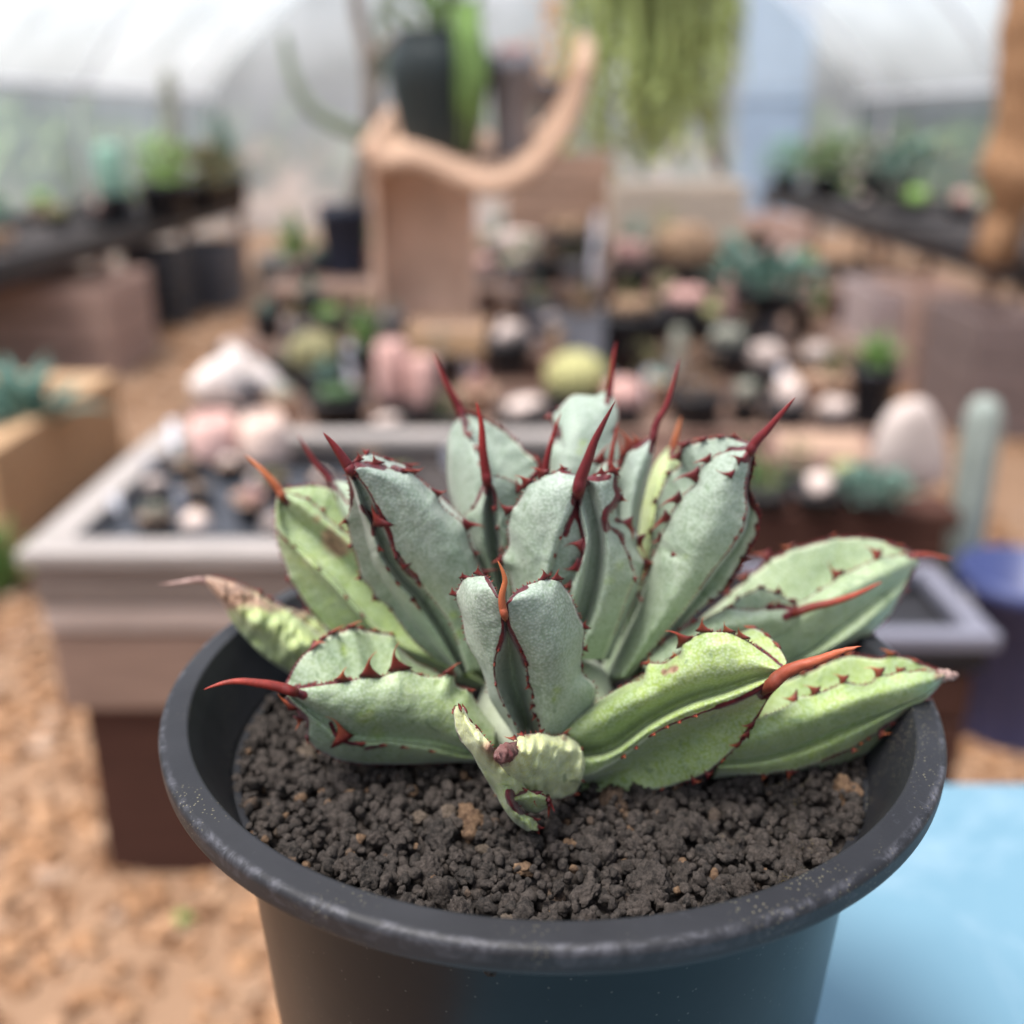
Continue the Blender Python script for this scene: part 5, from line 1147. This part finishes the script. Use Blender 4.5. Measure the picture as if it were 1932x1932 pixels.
Fc = [(a * k + i, a * k + i + 1, ((a + 1) % 4) * k + i + 1, ((a + 1) % 4) * k + i) for a in range(4) for i in range(k - 1)] + [(0, k, 2 * k, 3 * k), (k - 1, 4 * k - 1, 3 * k - 1, 2 * k - 1)]
me = mesh(V_, Fc); bm = bmesh.new(); bm.from_mesh(me); o = link('scalloped_tile', bm_mesh(bm), TERRAP, None); o.location = c0
tag(o, 'wavy pale terracotta roof tile laid across the upright plinth as a shelf', 'tile')
# dark jar on it
d = 3.08; xc = px2x(832, d, 1.0); zb = py2z(296, d); w2 = pxw(196, d, 1.0) / 2; h = py2z(58, d) - zb
J = empty('dark_jar', (xc, Yd(d), zb)); tag(J, 'dark green plastic planter standing on the wavy terracotta tile', 'pot')
link('pot', lathe_mesh([(0, 0), (w2 * .66, 0), (w2 * .78, h * .2), (w2 * .95, h * .55), (w2, h * .72), (w2 * .92, h * .86), (w2 * .74, h * .97), (w2 * .78, h), (w2 * .7, h), (w2 * .66, h * .9), (0, h * .9)], 40), DKGREEN, J)
link('soil', lathe_mesh([(0, h * .97), (w2 * .66, h * .93), (w2 * .64, h * .905), (0, h * .905)], 24), TANSOIL, J)
bush(J, w2 * .9, h * .7, h * .95, G_['green'], 60, leafs=.7)
for i in range(7):
    x = w2 * (.45 + .09 * i); Pp = [(w2 * .3, -w2 * .5, h * 1.0), (x * .8, -w2 * .95, h * 1.02), (x * .9, -w2 * 1.1, h * .6), (x * .85, -w2 * 1.05, h * random.uniform(.05, .35))]
    v, f = tube_mesh(resample(np.array(Pp), 14), np.linspace(.008, .004, 14), 6); link('trailing_stem', mesh(v, f), G_['bright'] if i % 2 else G_['green'], J)
P('grey_pot', 'slim grey pot of pink stems beside the dark green planter on the tile', 'pot', 968, 300, py2z(300, 3.12), 92, 105, 'cluster', 62, pm=GREY, soil=plain('pink_grit', (.55, .36, .34), .2, 30, .8), col='pink', d=3.12)
P('orange_succulent', 'orange yellow leafy succulent behind the slim grey pot', 'succulent', 1035, 262, py2z(262, 3.28), 60, 150, 'bush', -30, pm=GREY, col='orange', pw=95, d=3.30)

# ---- bare branching plant in a dark pot behind the stand
d = 3.75; z = Z3; e = P('branching_succulent', 'bare branching grey stemmed succulent tree in a dark blue pot', 'succulent', 655, 540, z, 100, 385, None, 0, pm=plain('navy_pot', (.02, .028, .05), .2, 5, .5), d=d)
e.rotation_euler.z = 0
def branch(pts, r0, r1, mat):
    Pw = np.array([[px2x(x, d, py2z(y, d)), Yd(d) + yy, py2z(y, d)] for x, y, yy in pts]) - np.array(e.location)
    v, f = tube_mesh(resample(Pw[:, [0, 2, 1]], 22)[:, [0, 2, 1]], np.linspace(r0, r1, 22), 10); link('branch', mesh(v, f), mat, e)
BARK = plain('grey_bark', (.20, .165, .135), .3, 14, .8, .4); GB = plain('green_bark', (.19, .23, .16), .3, 14, .8, .3)
branch([(668, 400, 0), (690, 290, 0), (702, 190, 0), (690, 90, .02), (672, 20, .03), (668, -60, .03)], .036, .02, BARK)
branch([(700, 260, 0), (650, 240, -.02), (590, 205, -.03), (556, 150, -.02), (540, 90, 0), (536, 62, 0)], .030, .013, GB)
branch([(700, 180, 0), (722, 100, .05), (712, 30, .08), (730, -50, .1)], .024, .013, GB)
branch([(690, 120, 0), (745, 70, .0), (800, 50, .02)], .016, .01, BARK)

# ---- hanging green plant
d = 4.6; zc = py2z(-70, d); HP = empty('hanging_plant', (px2x(1235, d, zc), Yd(d), zc)); tag(HP, 'long trailing green plant hanging from a basket under the roof', 'plant')
rb = pxw(260, d, zc) / 2
link('basket', lathe_mesh([(0, -.12), (rb * .5, -.11), (rb * .85, -.02), (rb * .9, .03), (rb * .84, .03), (rb * .6, -.05), (0, -.06)], 24), BLACK, HP)
v, f = tube_mesh([(0, 0, 0), (0, 0, max(.3, ZT - zc - .15))], .006, 6); link('hanging_wire', mesh(v, f), PIPE, HP)
V_ = []; Fc = []
for i in range(170):
    a = random.uniform(0, 6.28); q = rb * random.uniform(.1, 1.35); x, y = q * math.cos(a), q * math.sin(a) * .6
    L = (py2z(-70, d) - py2z(random.choice([120, 200, 290, 340]) + random.uniform(-40, 20), d)) * (.75 + .25 * random.random())
    n = 9; pts = [(x * (1 + .1 * t), y * (1 + .1 * t), .02 - L * t + .05 * math.sin(t * 3)) for t in np.linspace(0, 1, n)]
    v, f = tube_mesh(np.array(pts) + np.random.default_rng(i).normal(0, .006, (n, 3)), np.linspace(.006, .004, n), 5); off = len(V_); V_ += list(v); Fc += [tuple(k + off for k in ff) for ff in f]
    for t in np.linspace(.1, .98, 9):
        c = np.array((x, y, .02 - L * t)); blade(V_, Fc, c, c + np.array((random.uniform(-.05, .05), random.uniform(-.05, .05), -random.uniform(.02, .07))), .017, .004, (random.random(), random.random(), .2))
link('crown', mesh(V_, Fc), G_['trail'], HP)
v, f = tube_mesh([(px2x(1345, d, 1) - HP.location.x, .1, py2z(190, d) - zc), (px2x(1350, d, 1) - HP.location.x, .1, py2z(250, d) - zc), (px2x(1375, d, 1) - HP.location.x, .1, py2z(330, d) - zc)], .022, 8); link('stem', mesh(v, f), BARK, HP)

# ---- long side benches
def bench(name, label, x0, x1, d0, d1, zt, crate_side):
    e = empty(name, ((x0 + x1) / 2, Yd(d0), 0)); tag(e, label, 'bench'); hx = (x1 - x0) / 2; L = d1 - d0
    for j in range(4): box('top_plank', (-hx + j * hx / 2 + .004, 0, zt - .06), (-hx + (j + 1) * hx / 2 - .004, L, zt - .03), WDARK, e)
    n = int(L / 1.3)
    for j in range(n + 1):
        for s in (-1, 1): box('leg', (s * (hx - .04) - .03, j * (L - .06) / n, 0), (s * (hx - .04) + .03, j * (L - .06) / n + .06, zt - .062), WBROWN, e)
    return e
def liner(label, x0, x1, d0, d1, z):
    e = empty('bench_tray', ((x0 + x1) / 2, Yd((d0 + d1) / 2), z)); tag(e, label, 'tray'); hx, hy = (x1 - x0) / 2, (d1 - d0) / 2; bm = bmesh.new()
    for lo, hi in (((-hx, -hy, 0), (hx, -hy + .02, .1)), ((-hx, hy - .02, 0), (hx, hy, .1)), ((-hx, -hy + .02, 0), (-hx + .02, hy - .02, .1)), ((hx - .02, -hy + .02, 0), (hx, hy - .02, .1)), ((-hx + .02, -hy + .02, 0), (hx - .02, hy - .02, .01))): box_bm(bm, lo, hi, .003)
    link('tray', bm_mesh(bm), BLACK, e, False); box('grit', (-hx + .022, -hy + .022, .011), (hx - .022, hy - .022, .07), DARKSOIL, e, 0)
bench('long_bench', 'long dark bench with black trays along the netted wall by the planter crate', -2.95, -2.05, 4.0, 8.4, .52, 1)
liner('long black tray of plants on the bench by the netted wall', -2.97, -2.03, 3.98, 6.2, .492); liner('further black tray of plants on the same netted wall bench', -2.97, -2.03, 6.22, 8.42, .492)
bench('long_bench', 'long dark bench with black trays beside the driftwood trunk', 2.08, 3.0, 3.3, 9.2, .52, -1)
liner('black tray below the driftwood trunk on the long bench', 2.06, 3.02, 3.28, 6.2, .492); liner('black tray towards the blue door on the long bench', 2.06, 3.02, 6.22, 9.22, .492)
kinds = ['bush', 'rosette', 'globe', 'cluster', 'rock', 'bush']
for side, (x0, x1, d0, d1, word) in enumerate(((-2.85, -2.2, 4.2, 8.2, 'by the netted wall'), (2.22, 2.9, 3.6, 9.0, 'by the driftwood trunk'))):
    for i in range(26):
        d = d0 + (d1 - d0) * (i + random.random() * .6) / 26; x = random.uniform(x0, x1); z = .563
        col = random.choice(['bluegreen', 'green', 'grey', 'olive', 'mint', 'grey', 'bright', 'pink', 'bluegreen'])
        kd = random.choice(kinds); r = random.uniform(.05, .09); h = random.uniform(.05, .08)
        names = {'bluegreen': 'blue green', 'green': 'mid green', 'grey': 'grey green', 'olive': 'olive', 'mint': 'mint green', 'bright': 'bright green', 'pink': 'pinkish'}
        kn = {'bush': 'leafy plant', 'rosette': 'spiky rosette', 'globe': 'ball cactus', 'cluster': 'clump of stubby stems', 'rock': 'pale stone plant'}[kd]
        e = empty('potted_succulent', (x, Yd(d), z)); tag(e, f'{names[col]} {kn} in a small pot {word}' if kd != 'rock' else f'{kn} in a small pot {word}', 'succulent', 'small pots ' + word)
        pk = random.choice(['black', 'grey', 'clay', 'black']); e['label'] = e['label'].replace('a small pot', f'a small {pk} pot'); pot(e, r, h, {'black': BLACK, 'grey': GREY, 'clay': TERRAP}[pk], DARKSOIL); ph = random.uniform(.06, .22)
        if kd == 'bush': bush(e, r * 1.4, ph, h * .9, G_[col], 50)
        elif kd == 'rosette': rosette(e, r * 1.5, ph, h * .9, G_[col], 14)
        elif kd == 'globe': globe(e, r * .8, h * .75, G_[col])
        elif kd == 'rock': rock(e, r * .7, ph * .5, h * .9, PALEROCK, i + 1)
        else:
            for q in range(4):
                v, f = rough_stone(1, q + i, .2); part_tris(v * np.array([r * .4, r * .4, ph * .4]) + np.array([r * .4 * math.cos(q * 1.57), r * .4 * math.sin(q * 1.57), h * .9 + ph * .3]), f, 'stem', G_[col], e)
# characteristic larger plants of the netted-wall bench
P('agave_plant', 'large blue green spiky agave at the far end of the netted wall bench', 'agave', 430, 375, .563, 90, 335, 'rosette', 190, col='bluegreen', pw=150, d=7.4)
P('potted_succulent', 'bright lime round bush beside the large spiky agave', 'succulent', 315, 380, .563, 100, 345, 'bush', 250, col='bright', pw=110, d=6.3)
P('potted_succulent', 'turquoise paddle shaped succulent on the netted wall bench', 'succulent', 222, 390, .563, 60, 365, 'column', 268, col='mint', pw=48, d=6.0)
P('potted_succulent', 'wide grey bush by the end of the netted wall bench', 'succulent', 375, 370, .563, 130, 345, 'bush', 280, col='olive', pw=190, d=6.9)
P('potted_cactus', 'thin brown pole shaped cactus rising above the lime bush', 'cactus', 342, 375, .563, 60, 350, 'column', 130, col='grey', pw=26, d=7.0)
for px, d in ((70, 8.6), (180, 9.2), (320, 9.8)):
    pass
for px, w_, d, c in ((1560, 150, 8.3, 'green'), (1700, 130, 7.4, 'bluegreen'), (1480, 110, 8.9, 'mint'), (1640, 120, 7.9, 'grey')):
    P('potted_shrub', {'green': 'broad leafy green shrub in a black pot near the blue door', 'bluegreen': 'blue green shrub in a black pot towards the driftwood trunk', 'mint': 'pale mint shrub in a black pot right by the blue door', 'grey': 'dusty grey shrub between the two green shrubs'}[c], 'shrub', px, 0, .563, w_ * .5, 330, 'bush', 262, col=c, pw=w_, d=d)

# ---- wooden boxes under the benches
def crate(label, px0, px1, py_top, d, depth, mat, n=3):
    z1 = py2z(py_top, d); x0, x1 = px2x(px0, d, z1 / 2), px2x(px1, d, z1 / 2); e = empty('wooden_crate', ((x0 + x1) / 2, Yd(d), 0)); tag(e, label, 'crate'); hw = (x1 - x0) / 2
    for j in range(n):
        a0, a1 = z1 * j / n, z1 * (j + 1) / n - .008
        box('slat', (-hw, 0, a0), (hw, .02, a1), mat, e); box('slat', (-hw, depth - .02, a0), (hw, depth, a1), mat, e)
        box('slat', (-hw, .022, a0), (-hw + .02, depth - .022, a1), mat, e); box('slat', (hw - .02, .022, a0), (hw, depth - .022, a1), mat, e)
    box('contents', (-hw + .022, .023, 0), (hw - .022, depth - .023, z1 * .8), BROWNROCK, e, 0)
PINKW = wood('pinkish_wood', (.43, .29, .24))
crate('pinkish brown slatted crate standing before the netted wall bench', -60, 212, 535, 4.75, .6, PINKW)
crate('black plastic looking crate pushed under the netted wall bench', 235, 330, 470, 6.0, .4, plain('charcoal_box', (.03, .03, .035), .3, 9, .6))
crate('charcoal crate at the far end under the netted wall bench', 335, 425, 460, 6.6, .5, plain('slate_box', (.055, .055, .065), .3, 9, .6))
crate('pale mauve slatted crate under the bench with the driftwood trunk', 1640, 1720, 545, 4.6, .5, wood('mauve_wood', (.45, .36, .35)))
crate('brown slatted crate under the bench with the driftwood trunk', 1725, 1830, 545, 4.45, .5, PINKW)
crate('dark brown crate at the near end under the driftwood bench', 1835, 2000, 600, 3.75, .5, wood('dusty_wood', (.22, .165, .155)))
crate('pale pink box on the path below the blue door', 1400, 1520, 415, 5.9, .5, wood('rosy_wood', (.58, .40, .33)))

# ---- galvanised tub with plant
d = 5.4; r = pxw(150, d, .3) / 2; h = py2z(480, d)
e = empty('zinc_tub', (px2x(562, d, .3), Yd(d), 0)); tag(e, 'grey galvanised tub of spiny green stems on the path', 'tub')
link('tub', lathe_mesh([(0, 0), (r * .8, 0), (r * .86, h * .4), (r * .9, h * .42), (r * .98, h * .96), (r * 1.02, h * .98), (r, h), (r * .94, h), (r * .9, h * .85), (0, h * .85)], 40), ZINC, e)
link('soil', lathe_mesh([(0, h * .93), (r * .9, h * .89), (r * .89, h * .86), (0, h * .86)], 24), TANSOIL, e)
rosette(e, r * 1.0, .30, h * .9, G_['green'], 16); rosette(e, r * .7, .22, h * .9, G_['grey'], 10)

# ---- driftwood trunk
d = 4.35; zb = .563; zt_ = py2z(-60, d); e = empty('driftwood_trunk', (px2x(1890, d, .7), Yd(d), zb)); tag(e, 'rough orange brown driftwood trunk standing on the long bench', 'driftwood')
n = 26; Pp = []; rr = []
for i in range(n):
    t = i / (n - 1); zz = (zt_ - zb) * t
    Pp.append((.02 * math.sin(5 * t) + .10 * max(0, t - .2), .02 * math.cos(4 * t), zz)); rr.append(pxw(38 + 55 * t, d, .9) * (1 + .28 * math.exp(-((t - .32) / .07) ** 2)) * (.8 if t < .22 else 1))
v, f = tube_mesh(Pp, rr, 16); v = np.array(v); v += np.array([noise.noise_vector(Vector(p * 9)) for p in v]) * .03
link('trunk', mesh(v, f), WTRUNK, e)
for a in (0.4, 2.2, 4.1):
    v, f = tube_mesh([(0, 0, .22), (.07 * math.cos(a), .07 * math.sin(a), .12), (.10 * math.cos(a), .10 * math.sin(a), 0.0)], [.035, .028, .02], 8); link('root', mesh(v, f), WTRUNK, e)

# ---- low planter on the ground with aloe
x0, x1, d0, d1, zt5 = -2.35, -1.36, 2.62, 3.55, .30
e = empty('low_planter', ((x0 + x1) / 2, Yd(d0), 0)); tag(e, 'low peach coloured timber planter on the ground with an aloe', 'planter'); hx = (x1 - x0) / 2; L = d1 - d0
for lo, hi in (((-hx, 0, 0), (hx, .07, zt5)), ((-hx, L - .12, 0), (hx, L, zt5)), ((-hx, .072, 0), (-hx + .07, L - .122, zt5)), ((hx - .12, .072, 0), (hx, L - .122, zt5))): box('beam', lo, hi, WPEACH, e, .01)
box('soil', (-hx + .072, .074, 0), (hx - .122, L - .124, zt5 - .08), TANSOIL, e, 0)
q = empty('aloe', (px2x(25, 3.0, .3), Yd(3.05), zt5 - .08)); tag(q, 'blue green aloe rosette growing in the low timber planter', 'aloe'); rosette(q, .30, .26, 0, G_['bluegreen'], 18)
q = empty('aloe', (px2x(-5, 2.45, .1), Yd(2.42), 0)); tag(q, 'dark green aloe clump on the ground before the low planter', 'aloe'); rosette(q, .18, .22, 0, G_['green'], 16)

# ---- grey rimmed tray table on the other side of the pot
x0, x1, d0, d1, z = .06, .548, 1.085, 1.30, .55
e = empty('tray_stand', ((x0 + x1) / 2, Yd(d0), 0)); tag(e, 'dark brown wooden stand under the grey rimmed black tray', 'stand'); hx = (x1 - x0) / 2; L = d1 - d0
for j in range(3): box('plank', (-hx + .02, .012, z - .25 + j * .066), (hx - .02, .034, z - .19 + j * .066), WDARK, e)
for sx in (-1, 1):
    box('side', (sx * (hx - .03) - .012, .036, z - .25), (sx * (hx - .03) + .012, L - .02, z - .053), WDARK, e)
    for yy in (.04, L - .08): box('leg', (sx * (hx - .06) - .02, yy, 0), (sx * (hx - .06) + .02, yy + .04, z - .252), WDARK, e)
t = empty('grey_tray', ((x0 + x1) / 2, Yd(d0), z - .05)); tag(t, 'shallow black tray with a thick grey rim behind the agave pot', 'tray'); RIMG = plain('grey_rim', (.15, .15, .185), .1, 8, .5, .1)
for lo, hi in (((-hx, 0, .03), (hx, .028, .05)), ((-hx, L - .028, .03), (hx, L, .05)), ((-hx, .029, .03), (-hx + .028, L - .029, .05)), ((hx - .028, .029, .03), (hx, L - .029, .05))): box('rim', lo, hi, RIMG, t, .004)
bm = bmesh.new()
for lo, hi in (((-hx + .01, .01, 0), (hx - .01, .016, .029)), ((-hx + .01, L - .016, 0), (hx - .01, L - .01, .029)), ((-hx + .01, .016, 0), (-hx + .016, L - .016, .029)), ((hx - .016, .016, 0), (hx - .01, L - .016, .029)), ((-hx + .016, .016, 0), (hx - .016, L - .016, .004))): box_bm(bm, lo, hi)
link('basin', bm_mesh(bm), BLACK, t, False); box('wet_grit', (-hx + .02, .02, .005), (hx - .02, L - .02, .018), plain('black_grit', (.02, .02, .024), .5, 60, .6, .5), t, 0)
# dark side shelf behind the tray
sx0, sx1, sd0, sd1, zs = .15, .76, 1.70, 2.22, .47
e = empty('side_shelf', ((sx0 + sx1) / 2, Yd(sd0), 0)); tag(e, 'low dark wooden shelf of pebble plants behind the grey rimmed tray', 'shelf'); hx = (sx1 - sx0) / 2; L = sd1 - sd0
for j in range(5): box('plank', (-hx, j * L / 5 + .003, zs - .03), (hx, (j + 1) * L / 5 - .003, zs), WSHELF if j % 2 else WDARK, e)
box('apron', (-hx + .02, .004, zs - .12), (hx - .02, .024, zs - .032), WDARK, e)
for x in (-hx + .03, hx - .07):
    for y in (.03, L - .07): box('leg', (x, y, 0), (x + .04, y + .04, zs - .032), WDARK, e)
P('potted_succulent', 'cream pebble plant in a black pot on the side shelf', 'succulent', 1540, 962, zs, 100, 925, 'rock', 880)
P('potted_succulent', 'mossy green succulent in a black pot on the side shelf', 'succulent', 1440, 960, zs, 90, 925, 'bush', 870, col='green')
P('potted_succulent', 'jade green creeping succulent by the foot of the white rock', 'succulent', 1640, 962, zs, 100, 935, 'bush', 895, col='bluegreen', pw=150)
P('potted_succulent', 'olive tufted plant in a black pot between two pebble plants', 'succulent', 1500, 930, zs, 80, 890, 'bush', 830, col='olive')
P('square_pot', 'brown square clay pot of grit on the side shelf', 'pot', 1545, 900, zs, 165, 832, None, 0, pm=plain('brown_clay', (.34, .22, .18), .2, 8, .8), soil=TANSOIL, square=True, d=2.02)
P('potted_cactus', 'small amber spined cactus by the olive tufted plant', 'cactus', 1590, 925, zs, 55, 900, 'globe', 880, col='yellow', pw=50)
P('potted_succulent', 'deep green succulent pot tucked under the tall agave leaves', 'succulent', 1400, 930, zs, 90, 880, 'bush', 830, col='dark', d=1.85)
for px, py, h_, d in ((1600, 975, 55, 1.75), (1690, 975, 60, 1.72), (1450, 900, 50, 1.95), (1765, 960, 50, 1.78)):
    pass
# white rock in a black tub, columnar cactus, blue bucket
d = 1.86; e = empty('white_boulder', (px2x(1712, d, zs), Yd(d), zs)); tag(e, 'large upright wedge of smooth white rock on the side shelf', 'rock')
ww = pxw(158, d, zs) / 2; hh = py2z(752, d) - zs
v, f = rough_stone(3, 88, .05); v = np.sign(v) * (np.abs(v) / np.abs(v).max(0)) ** .62; v[:, 2] *= 1 + .12 * v[:, 0]; v[:, 2] -= v[:, 2].min(); v[:, 2] /= v[:, 2].max(); v[:, 0] = v[:, 0] / np.abs(v[:, 0]).max() * (1.0 - .50 * v[:, 2] ** 1.3) - .16 * v[:, 2]; v[:, 1] *= .45
part_tris(v * np.array([ww, ww, hh]), f, 'rock', plain('smooth_white_rock', (.46, .39, .36), .2, 10, .8, .2), e)
d = 1.92; q = P('columnar_cactus', 'single tall blue grey column cactus in a black pot on the path', 'cactus', 1836, 0, 0, 85, 1075, 'column', 742, col='column', pw=58, d=d); q.location.x = px2x(1836, d, .45)
BLUEB = plain('blue_plastic', (.05, .065, .17), .15, 6, .4, .05)
d = 1.78; e = empty('blue_bucket', (px2x(1915, d, .2), Yd(d), 0)); tag(e, 'dark blue plastic bucket on the path beside the blue table', 'bucket'); r = pxw(240, d, .2) / 2; h = py2z(1075, d)
link('bucket', lathe_mesh([(0, 0), (r * .78, 0), (r * .8, .004), (r * .95, h * .9), (r * 1.02, h * .9), (r * 1.02, h), (r * .94, h), (r * .76, .012), (0, .012)], 48), BLUEB, e)
v, f = tube_mesh([(r * .98 * math.cos(a), -r * .25 * math.sin(a) - r * .2, h * .93 - r * .55 * math.sin(a)) for a in np.linspace(0, math.pi, 18)], .005, 6); link('handle', mesh(v, f), PIPE, e)

# ---- white plant labels stuck in the pots
for px, py, h_, d, zz in ((342, 985, 60, 1.56, zt - .03), (222, 985, 52, 1.52, zt - .03), (285, 930, 45, 1.72, zt - .03), (1115, 440, 40, 3.5, Z3), (1122, 545, 45, 3.45, Z3), (665, 700, 50, 2.6, Z1), (800, 760, 46, 2.42, Z1), (712, 690, 44, 2.7, Z1), (1310, 770, 50, 2.45, Z1),
                         (1000, 690, 44, 2.85, Z2), (1480, 735, 44, 2.45, Z1), (850, 905, 40, 1.85, zt - .05), (330, 830, 36, 1.82, zt - .05), (880, 690, 40, 2.80, Z1), (1225, 740, 44, 2.5, Z1), (1400, 770, 44, 2.4, Z1)):
    x = px2x(px, d, zz); ztop = py2z(py - h_, d); w_ = .010 + .002 * random.random(); hb = max(.04, ztop - zz)
    bm = bmesh.new(); vs = [bm.verts.new(p) for p in ((-w_, 0, hb), (w_, 0, hb), (w_, 0, hb * .25), (0, 0, -.004), (-w_, 0, hb * .25))]; fc = bm.faces.new(vs); g = bmesh.ops.extrude_face_region(bm, geom=[fc]); bmesh.ops.translate(bm, verts=[q for q in g['geom'] if isinstance(q, bmesh.types.BMVert)], vec=(0, .0015, 0))
    o = link('plant_label', bm_mesh(bm), WHITE, None, False); o.location = (x, Yd(d), zz); o.rotation_euler = (random.uniform(-.15, .15), random.uniform(-.15, .15), random.uniform(-.5, .5))
    tag(o, 'blank white plastic plant label standing ' + ('in the planter table' if d < 2 else 'on the lowest bench step' if zz == Z1 else 'on the middle bench step' if zz == Z2 else 'on the top bench step'), 'plant label', 'white plant labels among the pots')
# ---- small weed in the bark
g = atZ(345, 1745, 0.0); e = empty('weed', (g[0], g[1], 0)); tag(e, 'tiny bright green weed sprouting from the bark chips', 'weed'); rosette(e, .022, .02, .004, G_['bright'], 9)
